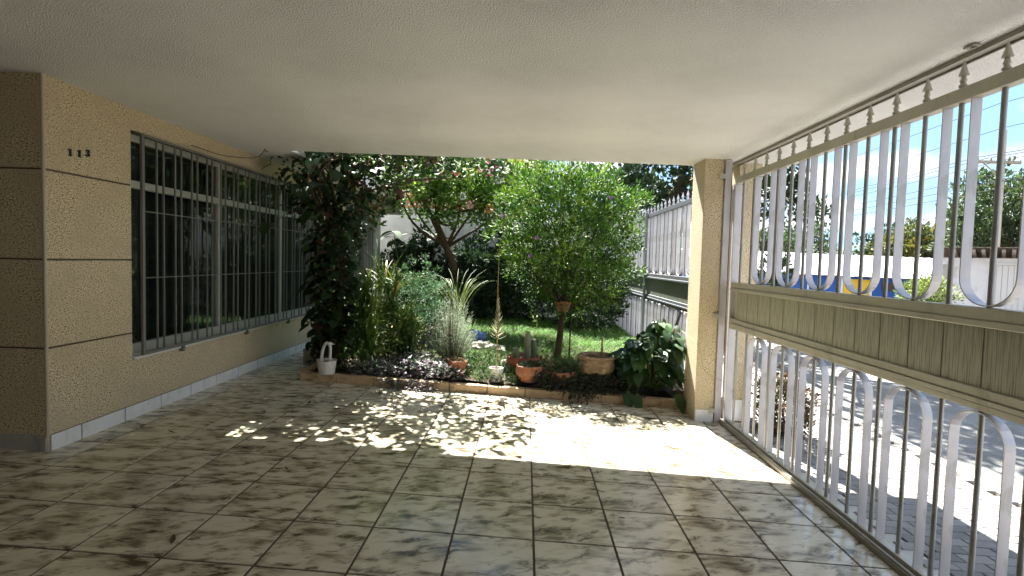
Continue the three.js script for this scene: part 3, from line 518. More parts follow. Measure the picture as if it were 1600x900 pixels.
{ // cacti in the rear bowl, and one stone-like woolly one
  const cactus = (label, x, Z, R, H, y, col) => {
    const g = thing('cactus', label, 'cactus', [x, y, Z]), N = 14, rows = 12, p = [], idx = [];
    for (let k = 0; k <= rows; k++) { const t = k / rows, rr = R * (t < 0.1 ? 0.8 + 2 * t : 1) * Math.sqrt(Math.max(0, 1 - Math.pow(Math.max(0, (t - 0.6) / 0.4), 2))); for (let s = 0; s < N * 2; s++) { const a = s / (N * 2) * Math.PI * 2, q = rr * (s % 2 ? 0.86 : 1); p.push(q * Math.cos(a), H * t, q * Math.sin(a)); } }
    for (let k = 0; k < rows; k++) for (let s = 0; s < N * 2; s++) { const a = k * N * 2 + s, b = k * N * 2 + (s + 1) % (N * 2); idx.push(a, a + N * 2, b, b, a + N * 2, b + N * 2); }
    const q = new THREE.BufferGeometry(); q.setAttribute('position', new THREE.Float32BufferAttribute(p, 3)); q.setIndex(idx); q.computeVertexNormals(); add('body', q, std({ color: rgb(...col), roughness: 0.8 }), g);
    const f = new Foliage(Math.round(H * 900)); for (let k = 0; k < 300; k++) { const a = f.rand(0, 6.28), t = f.rand(0.05, 0.98), rr = R * Math.sqrt(Math.max(0.02, 1 - Math.pow(Math.max(0, (t - 0.6) / 0.4), 2))); f.free(new THREE.Vector3(rr * Math.cos(a), H * t, rr * Math.sin(a)), new THREE.Vector3(Math.cos(a), 0.4, Math.sin(a)).normalize(), 0.014, 0.003, t > 0.92 ? [0.6, 0.58, 0.5] : [0.38, 0.36, 0.26]); } f.build('spines', M.needle, g);
    if (H > 0.12) { const w = new Foliage(7); for (let k = 0; k < 160; k++) { const d = w.dir(); d.y = Math.abs(d.y); w.free(new THREE.Vector3(d.x * R * 0.5, H * 0.96, d.z * R * 0.5), d.normalize(), 0.022, 0.006, [0.62, 0.6, 0.54]); } w.build('wool', M.needle, g); }
  };
  const y = rearBowl.position.y + 0.155;
  cactus('tall grey green cactus with woolly top in dark bowl', 0.05, 6.85, 0.045, 0.36, y, [0.2, 0.22, 0.15]);
  cactus('short cactus with white woolly head in dark bowl', -0.1, 6.8, 0.05, 0.15, y, [0.14, 0.17, 0.1]);
  cactus('mid height cactus leaning behind in dark bowl', 0.13, 6.93, 0.045, 0.25, y, [0.14, 0.18, 0.1]);
}
function succulent(name, label, x, y, Z, R, n, pal, seed, H = 0.1) {
  const g = thing(name, label, 'plant', [x, y, Z]), f = new Foliage(seed);
  for (let k = 0; k < n; k++) { const a = f.rand(0, 6.28), q = R * Math.sqrt(f.r()), d = f.dir(); d.y = Math.abs(d.y) + 0.3; f.free(new THREE.Vector3(q * Math.cos(a), f.rand(0, H) * (1 - q / R * 0.6), q * Math.sin(a)), d.normalize(), f.rand(0.03, 0.07), f.rand(0.014, 0.028), f.tint(pal), 0.3, 0.1); }
  f.build('leaves', M.leaf, g); return g;
}
succulent('succulent_clump', 'dark green succulents in the round orange bowl', 0.075, soilY(0.075, 6.36) + 0.16, 6.36, 0.135, 230, [[0.04, 0.08, 0.03], [0.07, 0.11, 0.04], [0.1, 0.09, 0.04]], 51);
succulent('succulent_clump', 'mixed succulents filling the wide low terracotta bowl', 0.43, soilY(0.43, 6.4) + 0.13, 6.4, 0.19, 420, [[0.05, 0.11, 0.03], [0.09, 0.15, 0.05], [0.14, 0.09, 0.05]], 52, 0.16);
{ // pale dried strand hanging over the low bowl
  const g = thing('dried_strand', 'pale dried curling strand over the low terracotta bowl', 'plant', [0.3, 0.4, 6.3]), f = new Foliage(53);
  for (let k = 0; k < 46; k++) { const t = k / 46; f.free(new THREE.Vector3(-0.08 + 0.1 * Math.sin(t * 4), 0.08 - t * 0.3, 0.04 * Math.sin(t * 9)), f.dir(), 0.055, 0.016, f.tint([[0.5, 0.36, 0.22], [0.42, 0.27, 0.15]])); } f.build('leaves', M.needle, g);
}
{ // seedling in the big pot
  const g = thing('seedling', 'thin seedling with narrow leaves in the big clay pot', 'plant', [0.93, soilY(0.88, 6.42) + 0.3, 6.42]);
  add('stem', tube([new THREE.Vector3(0, 0, 0), new THREE.Vector3(0.004, 0.12, 0), new THREE.Vector3(0, 0.26, 0)], 0.014, 0.01, 8), std({ color: rgb(0.3, 0.2, 0.09), roughness: 0.8 }), g);
  const lg = broadLeaf(0.16, 0.032, { curl: 0.3 }), lm = leafMat(0.12, 0.2, 0.05); for (let k = 0; k < 9; k++) { const o = place('leaf', lg, lm, g, 0, 0.23 + k * 0.004, 0), a = k * 2.4; orient(o, new THREE.Vector3(Math.cos(a), 0.25, Math.sin(a)).normalize(), new THREE.Vector3(0, 1, 0)); }
}
{ // tall upright spike in the white ribbed pot
  const x = -0.32, Z = 6.38, g = thing('spike_plant', 'tall upright spike with pale leaf whorls in ribbed pot', 'plant', [x, soilY(x, Z) + 0.15, Z]);
  add('stem', tube([new THREE.Vector3(0, 0, 0), new THREE.Vector3(0.004, 0.5, 0), new THREE.Vector3(-0.004, 1, 0), new THREE.Vector3(0.006, 1.48, 0.01)], 0.009, 0.003, 7), std({ color: rgb(0.34, 0.26, 0.1), roughness: 0.8 }), g);
  const lms = [leafMat(0.3, 0.3, 0.14, 0.3, 0.8), leafMat(0.38, 0.36, 0.24, 0.3, 0.8)], lg = broadLeaf(0.12, 0.03, { curl: -0.3, n: 4 }), r = mulberry(61);
  for (let k = 0; k < 62; k++) { const t = k / 62, a = k * 2.399, o = place('leaf', lg, lms[k % 2], g, 0.003, 0.36 + t * 0.46, 0); o.scale.setScalar((1 - t * 0.55) * (0.8 + r() * 0.4)); orient(o, new THREE.Vector3(Math.cos(a), 0.15 + t * 1.6, Math.sin(a)).normalize(), new THREE.Vector3(0, 1, 0)); }
}
{ // stones on the lawn
  const rock = (label, x, Z, s, seed) => { const g = new THREE.IcosahedronGeometry(s, 4), p = g.attributes.position; for (let i = 0; i < p.count; i++) { const v = new THREE.Vector3().fromBufferAttribute(p, i), k = 1 + 0.35 * n3(v.x * 9 + seed, v.y * 9, v.z * 9) + 0.1 * n3(v.x * 40, v.y * 40, v.z * 40); p.setXYZ(i, v.x * k * 1.3, v.y * k * 0.7, v.z * k); } g.computeVertexNormals(); boxUV(g); const o = thing('stone', label, 'stone', [x, soilY(x, Z) + s * 0.35, Z]); add('rock', g, std({ map: withMap(concreteTex, 1.5), color: rgb(1, 0.97, 0.9), roughness: 0.9 }), o); };
  rock('largest pale stone on the lawn by the silvery shrub', -0.62, 8.2, 0.15, 1); rock('small pale stone leaning on the largest lawn stone', -0.38, 8.15, 0.1, 5); rock('grey stone behind the white ribbed pot', -0.22, 6.95, 0.1, 9);
}
{ // blue bucket behind the silvery shrub
  const g = thing('blue_bucket', 'small blue bucket lying behind the silvery shrub', 'bucket', [-0.66, soilY(-0.66, 8.9) + 0.12, 8.9]); g.rotation.set(0.3, 0.4, 1.3);
  add('body', lathe([[0.001, 0], [0.09, 0], [0.12, 0.22], [0.13, 0.22], [0.13, 0.235], [0.112, 0.235], [0.085, 0.01], [0.001, 0.01]], 20), std({ color: rgb(0.1, 0.17, 0.42), roughness: 0.45 }), g); add('handle', tube([new THREE.Vector3(-0.12, 0.22, 0), new THREE.Vector3(-0.08, 0.3, 0.07), new THREE.Vector3(0.08, 0.3, 0.07), new THREE.Vector3(0.12, 0.22, 0)], 0.004, 0.004, 5), M.iron, g);
}
{ // garden tool handle stuck in the leafy plant
  const g = thing('tool_handle', 'red and black tool handle sticking up from leafy plant', 'tool', [1.58, 0.1, 6.45]); g.rotation.set(0.05, 0, -0.28);
  add('shaft', tube([new THREE.Vector3(0, 0, 0), new THREE.Vector3(0, 0.74, 0)], 0.014, 0.014, 8, 1), std({ color: rgb(0.42, 0.03, 0.03), roughness: 0.4 }), g); add('grip', tube([new THREE.Vector3(0, 0.742, 0), new THREE.Vector3(0, 0.95, 0)], 0.018, 0.016, 8, 1), M.black, g);
}
{ // leaves fallen on the tiles
  const r = mulberry(71), ms = [std({ color: rgb(0.09, 0.06, 0.03), roughness: 0.9, side: THREE.DoubleSide }), std({ color: rgb(0.05, 0.05, 0.02), roughness: 0.9, side: THREE.DoubleSide })], lg = broadLeaf(0.05, 0.022, { curl: -0.35, fold: 0.4, n: 4 });
  for (const [x, Z] of [[-2.75, 4.15], [-1.6, 3.62], [-1.35, 3.3], [-0.95, 4.6], [-2.1, 5.2], [-1.55, 5.75], [-1.1, 5.9], [0.62, 3.3], [1.52, 5.3], [1.62, 5.1], [1.45, 5.0], [1.78, 5.25], [-2.35, 4.8], [-1.75, 2.62]]) {
    const o = thing('fallen_leaf', 'small dry leaf lying on the floor tiles', 'leaf', [x, -SL * x + 0.013, Z], 'dry leaves scattered on the floor'); o.rotation.y = r() * 6; const q = add('blade', lg, ms[Math.floor(r() * 2)], o); q.scale.setScalar(0.7 + r() * 0.6);
  }
}
// ---------------------------------------------------------------- garden planting
const UP = new THREE.Vector3(0, 1, 0);
{ // lawn
  const f = new Foliage(101), pal = [[0.1, 0.27, 0.02], [0.14, 0.34, 0.03], [0.2, 0.38, 0.045], [0.07, 0.18, 0.02]];
  for (let k = 0; k < 26000; k++) {
    const x = f.rand(-1.3, 2.08), Z = 6.5 + Math.pow(f.r(), 0.8) * 6.2; if (n2(x * 1.3, Z * 1.3) < -0.75 || (x < 0.0 && Z < 6.9 && x > -1) || (Z < 6.75 && f.r() < 0.7)) continue;
    const a = f.rand(0, 6.28), d = new THREE.Vector3(Math.cos(a) * 0.5, 1, Math.sin(a) * 0.5).normalize(), L = f.rand(0.05, 0.16);
    f.leaf(new THREE.Vector3(x, soilY(x, Z) - 0.005, -Z), d, new THREE.Vector3(-Math.sin(a), 0, Math.cos(a)), L, f.rand(0.006, 0.012), f.tint(pal, 0.3), 0.1, 0.35);
  }
  const m = f.build('lawn_grass', M.leaf, scene); m.userData = { kind: 'stuff', label: 'bright green uncut lawn grass behind the pots', category: 'grass' };
}
{ // low weeds between pots and shrubs
  const f = new Foliage(102), pal = [[0.09, 0.17, 0.04], [0.05, 0.11, 0.03], [0.16, 0.24, 0.07], [0.2, 0.24, 0.14]];
  for (let k = 0; k < 420; k++) { const x = k < 170 ? f.rand(-0.9, 0.1) : f.rand(-2.3, 1.9), Z = f.rand(6.27, 7.6), c = new THREE.Vector3(x, soilY(x, Z), -Z), pc = f.tint(pal); if (x > 0.1 && Z < 6.5 && f.r() < 0.6) continue; for (let q = 0; q < 16; q++) { const d = f.dir(); d.y = Math.abs(d.y) + 0.4; f.free(c.clone().add(new THREE.Vector3(f.rand() * 0.06, f.rand(0, 0.09), f.rand() * 0.06)), d.normalize(), f.rand(0.03, 0.07), f.rand(0.012, 0.03), pc); } }
  const m = f.build('ground_weeds', M.leaf, scene); m.userData = { kind: 'stuff', label: 'low leafy weeds covering the bed behind the curb', category: 'plants' };
}
{ // purple and silver trailing ground cover left of centre
  const f = new Foliage(103), pal = [[0.36, 0.25, 0.32], [0.62, 0.62, 0.62], [0.25, 0.18, 0.22], [0.5, 0.54, 0.5], [0.14, 0.24, 0.11]];
  for (let k = 0; k < 2100; k++) {
    const x = f.rand(-2.05, -0.72), Z = f.rand(6.2, 6.85), h = 0.12 * (0.5 + 0.5 * n2(x * 3, Z * 3)) + 0.1 * Math.max(0, 1 - Math.abs(x + 1.3) / 0.6), a = f.rand(0, 6.28);
    f.flat(new THREE.Vector3(x, soilY(x, Z) + f.r() * (0.06 + h), -Z), new THREE.Vector3(Math.cos(a), f.rand(-0.35, 0.35), Math.sin(a)).normalize(), f.rand(0.05, 0.09), f.rand(0.025, 0.04), f.tint(pal, 0.3), 0.22, 0.2, 0.7);
  }
  for (let k = 0; k < 260; k++) { const x = -1.3 + f.rand() * 0.2 * (1 + f.r()), t = f.r(); f.flat(new THREE.Vector3(x, mix(0.17, 0.06, t), -(6.16 - t * 0.14 * f.r())), new THREE.Vector3(f.rand(), -0.4, 1).normalize(), 0.06, 0.028, f.tint(pal, 0.3), 0.2, 0.3); }
  const m = f.build('purple_ground_cover', M.needle, scene); m.userData = { kind: 'stuff', label: 'purple and silver trailing ground cover spilling over the curb', category: 'plants' };
}
{ // dark small-leaved trailer over the curb in front of the pots
  const f = new Foliage(104), pal = [[0.035, 0.045, 0.025], [0.06, 0.07, 0.035], [0.1, 0.07, 0.045], [0.05, 0.08, 0.03]];
  for (let k = 0; k < 130; k++) {
    let x = f.rand(0.15, 0.95), Z = 6.3; if (f.r() < 0.3) x = f.rand(0.85, 1.35); const fall = f.rand(0.2, 1) * (x > 0.4 && x < 0.8 ? 1 : 0.7);
    for (let q = 0; q < 26; q++) { const t = f.r() * fall, zz = Z - t * 0.3 - 0.02, y = t < 0.45 ? soilY(x, Z) + 0.03 + f.r() * 0.09 : mix(0.16, 0.02, (t - 0.45) / 0.55) - SL * x; f.free(new THREE.Vector3(x + f.rand() * 0.05, y + f.rand(0, 0.03), -zz), f.dir(), f.rand(0.03, 0.05), f.rand(0.02, 0.032), f.tint(pal, 0.3)); }
  }
  const m = f.build('dark_trailing_plant', M.needle, scene); m.userData = { kind: 'stuff', label: 'dark small leaved trailer hanging over the curb below pots', category: 'plants' };
}
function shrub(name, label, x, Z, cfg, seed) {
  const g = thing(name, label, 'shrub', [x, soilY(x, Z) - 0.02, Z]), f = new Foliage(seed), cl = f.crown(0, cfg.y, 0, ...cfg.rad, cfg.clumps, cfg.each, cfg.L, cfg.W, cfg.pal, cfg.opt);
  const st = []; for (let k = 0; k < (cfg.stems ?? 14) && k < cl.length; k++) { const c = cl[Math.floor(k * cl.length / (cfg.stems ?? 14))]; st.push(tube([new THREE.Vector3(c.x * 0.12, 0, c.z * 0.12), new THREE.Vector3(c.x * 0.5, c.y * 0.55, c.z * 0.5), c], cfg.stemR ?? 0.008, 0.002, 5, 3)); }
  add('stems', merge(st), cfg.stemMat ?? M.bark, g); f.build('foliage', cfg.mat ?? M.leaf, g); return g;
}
shrub('rue_shrub', 'feathery blue green shrub left of the silvery one', -1.5, 7.3, { y: 0.78, rad: [0.48, 0.55, 0.42], clumps: 330, each: 26, L: 0.036, W: 0.016, pal: [[0.13, 0.26, 0.11], [0.19, 0.32, 0.18], [0.09, 0.2, 0.07]], opt: { spread: 0.08, up: 0.7 } }, 111);
shrub('yellow_green_shrub', 'bright yellow green shrub low between strap leaves and rue', -1.75, 7.0, { y: 0.45, rad: [0.42, 0.36, 0.35], clumps: 170, each: 18, L: 0.06, W: 0.024, pal: [[0.2, 0.28, 0.04], [0.12, 0.22, 0.04], [0.26, 0.3, 0.06]], opt: { spread: 0.09, up: 0.6 } }, 112);
{ // silvery shrub of fine upright sprigs
  const x = -0.92, Z = 6.85, g = thing('lavender_shrub', 'rounded silvery grey shrub of fine upright sprigs', 'shrub', [x, soilY(x, Z), Z]), f = new Foliage(113), st = [];
  const pal = [[0.54, 0.63, 0.46], [0.42, 0.54, 0.35], [0.64, 0.7, 0.57], [0.34, 0.44, 0.26]], dry = [[0.24, 0.2, 0.14], [0.18, 0.14, 0.1]];
  for (let k = 0; k < 560; k++) {
    const a = f.rand(0, 6.28), lean = Math.pow(f.r(), 0.6) * 1.15, H = f.rand(0.65, 1.12) * (1 - lean * 0.22), dx = Math.cos(a) * Math.sin(lean), dz = Math.sin(a) * Math.sin(lean), dy = Math.cos(lean), tip = new THREE.Vector3(dx * H * 0.46, dy * H * 0.86 + 0.12, dz * H * 0.42), low = f.r() < 0.16 && dx < 0.1;
    if (k % 6 === 0) st.push(tube([new THREE.Vector3(dx * 0.05, 0, dz * 0.05), tip.clone().multiplyScalar(0.55), tip], 0.005, 0.0015, 4, 2));
    const n = 30; for (let q = 0; q < n; q++) { const t = mix(0.5, 1, q / n), o = tip.clone().multiplyScalar(t), d = f.dir().multiplyScalar(0.8).add(new THREE.Vector3(dx, dy + 0.4, dz)).normalize(); f.free(o.add(f.dir().multiplyScalar(0.012)), d, f.rand(0.02, 0.036), 0.0042, f.tint(low || t < 0.56 ? dry : pal, 0.25), 0.1, 0.1); }
  }
  add('stems', merge(st), M.bark, g); f.build('foliage', M.needle, g);
}
// plants made of separate long blades
function bladePlant(name, label, x, Z, n, Lr, W, leanR, droopR, mats, seed, y0 = 0, spreadR = 0.05, rise = 0) {
  const g = thing(name, label, 'plant', [x, soilY(x, Z) + y0, Z]), r = mulberry(seed), rr = (a, b) => a + (b - a) * r();
  const gs = []; for (let k = 0; k < 9; k++) gs.push(blade(rr(...Lr), W * rr(0.75, 1.2), rr(...leanR), rr(...droopR), 7));
  for (let k = 0; k < n; k++) { const a = k * 2.399 + rr(-0.3, 0.3), o = place('blade', gs[Math.floor(r() * 9)], mats[Math.floor(r() * mats.length)], g, Math.cos(a) * spreadR * r(), rise * r(), Math.sin(a) * spreadR * r()); o.rotation.y = a; }
  return g;
}
const strapM = [leafMat(0.06, 0.13, 0.025, 0.4), leafMat(0.12, 0.22, 0.035, 0.45), leafMat(0.22, 0.3, 0.05, 0.5), leafMat(0.28, 0.22, 0.06, 0.45)];
bladePlant('strap_plant', 'tall strap leaved plant nearest the swan pot', -1.9, 6.4, 140, [0.45, 0.8], 0.034, [0.15, 0.8], [1.0, 2.6], [strapM[0], strapM[0], strapM[1], strapM[2]], 121, 0, 0.14, 0.95);
bladePlant('strap_plant', 'sunlit strap leaved plant in front of far house column', -1.8, 7.1, 110, [0.45, 0.8], 0.038, [0.2, 0.9], [0.5, 1.8], strapM, 122, 0.2, 0.16, 0.8);
bladePlant('strap_plant', 'low striped strap leaved plant under the climbing vine', -2.2, 6.75, 80, [0.4, 0.7], 0.034, [0.3, 0.9], [0.8, 2.2], strapM.slice(0, 2), 123, 0.1, 0.16, 0.8);
bladePlant('sword_plant', 'dark upright sword leaves beside the rue shrub', -1.5, 6.75, 26, [0.45, 0.75], 0.045, [0.02, 0.22], [0, 0.3], [leafMat(0.03, 0.08, 0.03, 0.1), leafMat(0.06, 0.12, 0.04, 0.1)], 124, 0, 0.12);
bladePlant('ribbon_grass', 'arching pale ribbon grass behind the silvery shrub', -0.95, 7.7, 46, [0.7, 1.05], 0.02, [0.05, 0.4], [0.9, 2.4], [leafMat(0.2, 0.28, 0.07, 0.4), leafMat(0.28, 0.33, 0.13, 0.4)], 125, 0.45, 0.05);
{ // broad-leaved bush at the foot of the column
  const g = thing('leafy_bush', 'glossy broad leaved bush at the foot of the column', 'bush', [1.53, soilY(1.53, 6.4), 6.4]), r = mulberry(131), rr = (a, b) => a + (b - a) * r();
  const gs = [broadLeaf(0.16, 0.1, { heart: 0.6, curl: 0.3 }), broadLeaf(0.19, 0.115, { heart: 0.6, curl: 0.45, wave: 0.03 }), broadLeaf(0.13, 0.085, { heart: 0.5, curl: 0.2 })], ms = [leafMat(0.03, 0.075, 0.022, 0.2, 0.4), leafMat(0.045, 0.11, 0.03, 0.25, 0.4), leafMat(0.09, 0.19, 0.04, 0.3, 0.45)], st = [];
  for (let k = 0; k < 270; k++) {
    const u = rr(-1, 1), v = rr(-1, 1), w = rr(-0.25, 1), q = Math.hypot(u, v, w); if (q > 1.05) { k--; continue; } const m = 0.35 + 0.65 * Math.sqrt(q) / Math.max(q, 0.2);
    const c = new THREE.Vector3(u * m * 0.38, 0.3 + Math.max(-0.28, w * m * 0.48 * (u > -0.1 ? 1.15 : 0.8)), v * m * 0.3 + 0.06); if (c.x > 0.25 && c.z < 0.36) c.x = 0.25 - r() * 0.1;
    const d = new THREE.Vector3(u * 0.9 + rr(-0.5, 0.5), rr(-0.95, 0.15), v + rr(0, 0.9)).normalize(), sunTop = w > 0.45 && u > -0.2, o = place('leaf', gs[k % 3], ms[sunTop && r() < 0.45 ? 2 : Math.floor(r() * 2)], g, c.x, c.y, c.z); o.scale.setScalar(rr(0.7, 1.15)); orient(o, d, new THREE.Vector3(rr(-0.4, 0.4), 1, rr(0, 0.8)).normalize());  // upper leaves often get the lighter tone, sunlight painted into their colour
    if (k % 5 === 0) st.push(tube([new THREE.Vector3(c.x * 0.15, 0, c.z * 0.1), new THREE.Vector3(c.x * 0.6, c.y * 0.7, c.z * 0.5), c], 0.007, 0.003, 5, 3));
  }
  for (const [x, y, z] of [[0.42, 0.02, 0.74], [0.2, 0.02, 0.55], [-0.35, 0.0, 0.42], [-0.25, -0.02, 0.45], [0.5, 0.3, 0.72]]) { const o = place('leaf', gs[1], ms[1], g, x, y, z - 0.12); orient(o, new THREE.Vector3(0.2, -0.7, 0.6).normalize(), new THREE.Vector3(0, 0.6, 1).normalize()); st.push(tube([new THREE.Vector3(x * 0.5, 0.2, z * 0.3), new THREE.Vector3(x * 0.8, y + 0.15, z * 0.7), new THREE.Vector3(x, y, z - 0.12)], 0.005, 0.003, 5, 3)); }
  add('stems', merge(st), M.stem, g);
  add('tendril', tube([new THREE.Vector3(0.2, 0.75, 0.4), new THREE.Vector3(0.3, 0.62, 0.735), new THREE.Vector3(0.36, 0.38, 0.745), new THREE.Vector3(0.47, 0.3, 0.75), new THREE.Vector3(0.6, 0.27, 0.76), new THREE.Vector3(0.68, 0.27, 0.8)], 0.003, 0.0025, 5, 8), std({ color: rgb(0.28, 0.34, 0.14), roughness: 0.7 }), g);
}
{ // the climbing vine at the left, up to and over the roof edge
  const bx = -2.36, bZ = 6.6, g = thing('climbing_vine', 'dark climbing vine rising to the roof edge near the window', 'vine', [bx, soilY(bx, bZ), bZ]), r = mulberry(141), rr = (a, b) => a + (b - a) * r();
  const st = []; for (let k = 0; k < 9; k++) { const a = rr(0, 6.28); st.push(tube([new THREE.Vector3(rr(-0.05, 0.05), 0, rr(-0.05, 0.05)), new THREE.Vector3(0.1 * Math.cos(a), 0.7, 0.1 * Math.sin(a)), new THREE.Vector3(0.1 * Math.cos(a + 1), 1.5, 0.12 * Math.sin(a + 1)), new THREE.Vector3(rr(-0.3, 0.3), 2.35, rr(-0.1, 0.3)), new THREE.Vector3(rr(-0.6, 1.1), 2.75, rr(-0.5, 0.2))], rr(0.018, 0.03), 0.008, 6, 5)); }
  for (const [x, y, z] of [[1.5, 2.5, -0.9], [1.2, 2.75, -0.3], [-0.5, 2.55, 0.1], [0.75, 2.35, -0.6]]) st.push(tube([new THREE.Vector3(0, 2.0, 0), new THREE.Vector3(x * 0.45, y * 0.93, z * 0.4), new THREE.Vector3(x, y, z)], 0.025, 0.006, 6, 6));
  add('stems', merge(st), M.bark, g);
  const gs = [broadLeaf(0.12, 0.1, { heart: 0.8, curl: 0.3 }), broadLeaf(0.14, 0.12, { heart: 0.8, curl: 0.5, wave: 0.05 }), broadLeaf(0.1, 0.08, { heart: 0.6, curl: 0.15 })], ms = [leafMat(0.025, 0.06, 0.018, 0.3), leafMat(0.04, 0.085, 0.025, 0.3), leafMat(0.09, 0.05, 0.03, 0.2, 0.8), leafMat(0.09, 0.17, 0.035, 0.4)];
  for (let k = 0; k < 300; k++) {
    const y = Math.pow(r(), 0.8) * 2.35 + 0.25, top = sm(1.4, 2.4, y), w = mix(0.3, 0.55, top), a = rr(0, 6.28), q = rr(0.35, 1), x = Math.cos(a) * w * q + top * rr(-0.35, 0.35), z = Math.sin(a) * 0.28 * q;
    const o = place('leaf', gs[k % 3], ms[r() < 0.16 ? 2 : r() < 0.12 ? 3 : Math.floor(r() * 2)], g, x, y, z + 0.04); o.scale.setScalar(rr(0.75, 1.25)); orient(o, new THREE.Vector3(Math.cos(a) + rr(-0.6, 0.6), rr(-1.1, 0), Math.sin(a) + rr(0, 0.8)).normalize(), new THREE.Vector3(rr(-0.5, 0.5), 1, rr(0, 0.8)).normalize());
  }
  const f = new Foliage(142), pal = [[0.035, 0.08, 0.02], [0.05, 0.1, 0.03], [0.08, 0.15, 0.03], [0.1, 0.06, 0.03]];
  for (let k = 0; k < 2800; k++) { const y = f.rand(0.1, 2.62), top = sm(1.2, 2.4, y), a = f.rand(0, 6.28), q = Math.sqrt(f.r()), w = mix(0.26, 0.55, top); f.flat(new THREE.Vector3(Math.cos(a) * w * q + top * f.rand(-0.3, 0.5), y, Math.sin(a) * 0.24 * q), f.dir(), f.rand(0.06, 0.11), f.rand(0.045, 0.08), f.tint(pal, 0.3), 0.2, 0.2, 1); }
  // the part spread over the garden at roof height, whose leaves dapple the floor
  for (let k = 0; k < 330; k++) {
    const x = f.rand(-0.6, 2.0), z = -f.rand(-0.35, 1.5), y = 2.82 + 0.2 * f.rand() + 0.12 * n2(x * 2, z * 2); if (n2(x * 1.1 + 5, z * 1.4) > 0.42 || (x > 1.5 && f.r() < 0.4)) continue; const pc = f.tint(pal, 0.3);
    for (let q = 0; q < 15; q++) f.flat(new THREE.Vector3(x + f.rand() * 0.15, y + f.rand() * 0.09, z + f.rand() * 0.15), f.dir(), f.rand(0.07, 0.12), f.rand(0.05, 0.09), [pc[0] * f.rand(0.7, 1.3), pc[1] * f.rand(0.8, 1.2), pc[2]], 0.2, 0.2, 0.5);
  }
  f.build('foliage', M.leaf, g).userData.kind = 'stuff';
  const stray = tube([new THREE.Vector3(-0.4, 1.95, 0.2), new THREE.Vector3(-0.62, 1.75, 0.25), new THREE.Vector3(-0.85, 1.62, 0.2), new THREE.Vector3(-1.0, 1.65, 0.1), new THREE.Vector3(-1.08, 1.72, 0.0)], 0.004, 0.003, 5, 5); add('stray_shoot', stray, M.stem, g);
  const sl = place('leaf', gs[1], ms[1], g, -0.72, 1.72, 0.26); orient(sl, new THREE.Vector3(-0.3, -0.8, 0.3).normalize(), new THREE.Vector3(0.2, 0.4, 1).normalize());
}
// ---------------------------------------------------------------- trees
function limbTree(g, f, trunk, r0, r1, tips, limbR) {                        // trunk along points, limbs from its upper part to some clump centres
  const st = [tube(trunk, r0, r1, 9, 5)], n = trunk.length;
  tips.forEach((c, k) => { const s = trunk[n - 1 - (k % Math.min(2, n - 1))], m = s.clone().lerp(c, 0.5).add(f.dir().multiplyScalar(s.distanceTo(c) * 0.12)); st.push(tube([s, m, c], limbR * f.rand(0.6, 1.1), limbR * 0.15, 5, 4)); });
  add('trunk', merge(st), M.bark, g);
}
const V = (x, y, z) => new THREE.Vector3(x, y, z);
{ // round dense garden tree with a few lilac flowers
  const x = 0.55, Z = 8.0, g = thing('garden_tree', 'dense round small leaved tree in the middle of the garden', 'tree', [x, soilY(x, Z), Z]), f = new Foliage(151);
  const pal = [[0.05, 0.14, 0.012], [0.08, 0.2, 0.016], [0.13, 0.27, 0.02], [0.2, 0.34, 0.035], [0.035, 0.1, 0.012]];
  const cl = f.crown(0.1, 1.85, -0.15, 1.13, 1.2, 1.0, 1150, 24, 0.066, 0.027, pal, { shell: 0.35, spread: 0.13, rough: 0.14, up: 0.5 });
  limbTree(g, f, [V(-0.05, 0, 0), V(-0.01, 0.4, -0.02), V(0.02, 0.75, -0.05), V(0.08, 1.3, -0.12)], 0.055, 0.035, cl.filter((_, k) => k % 26 === 0), 0.02);
  f.build('crown', M.leaf, g);
  const pet = merge([0, 1, 2, 3, 4].map(k => { const q = broadLeaf(0.045, 0.035, { curl: -0.3, n: 3 }); q.rotateX(-0.6); q.rotateY(k * 1.257); const h = q.toNonIndexed(); h.setAttribute('uv', new THREE.Float32BufferAttribute(new Float32Array(h.attributes.position.count * 2), 2)); return h; })), lil = leafMat(0.42, 0.2, 0.5, 0.3, 0.7);
  for (const [a, b, c] of [[-0.5, 1.5, 0.82], [-0.42, 1.74, 0.86], [0.55, 2.3, 0.72], [-0.9, 2.05, 0.4]]) { const o = place('flower', pet, lil, g, a, b, c); o.rotation.set(1.1, 0.3, 0); }
  const hb = thing('hanging_bowl', 'terracotta bowl fixed to the garden tree trunk', 'bowl', [0.55, 0.85, 7.8]);
  add('body', lathe([[0.001, 0], [0.075, 0], [0.11, 0.11], [0.122, 0.115], [0.122, 0.135], [0.105, 0.135], [0.07, 0.012], [0.001, 0.012]], 24), M.clay, hb);
  add('hanger', tube([V(0.11, 0.13, 0), V(0.02, 0.27, -0.05), V(-0.11, 0.13, 0)], 0.003, 0.003, 5, 6), M.iron, hb);
  const pole = thing('garden_stake', 'thin dark stake standing beside the garden tree trunk', 'stake', [0.68, soilY(0.68, 8.0), 8.0]); add('rod', tube([V(0, -0.02, 0), V(0.01, 1.1, 0)], 0.012, 0.01, 7, 1), M.black, pole);
}
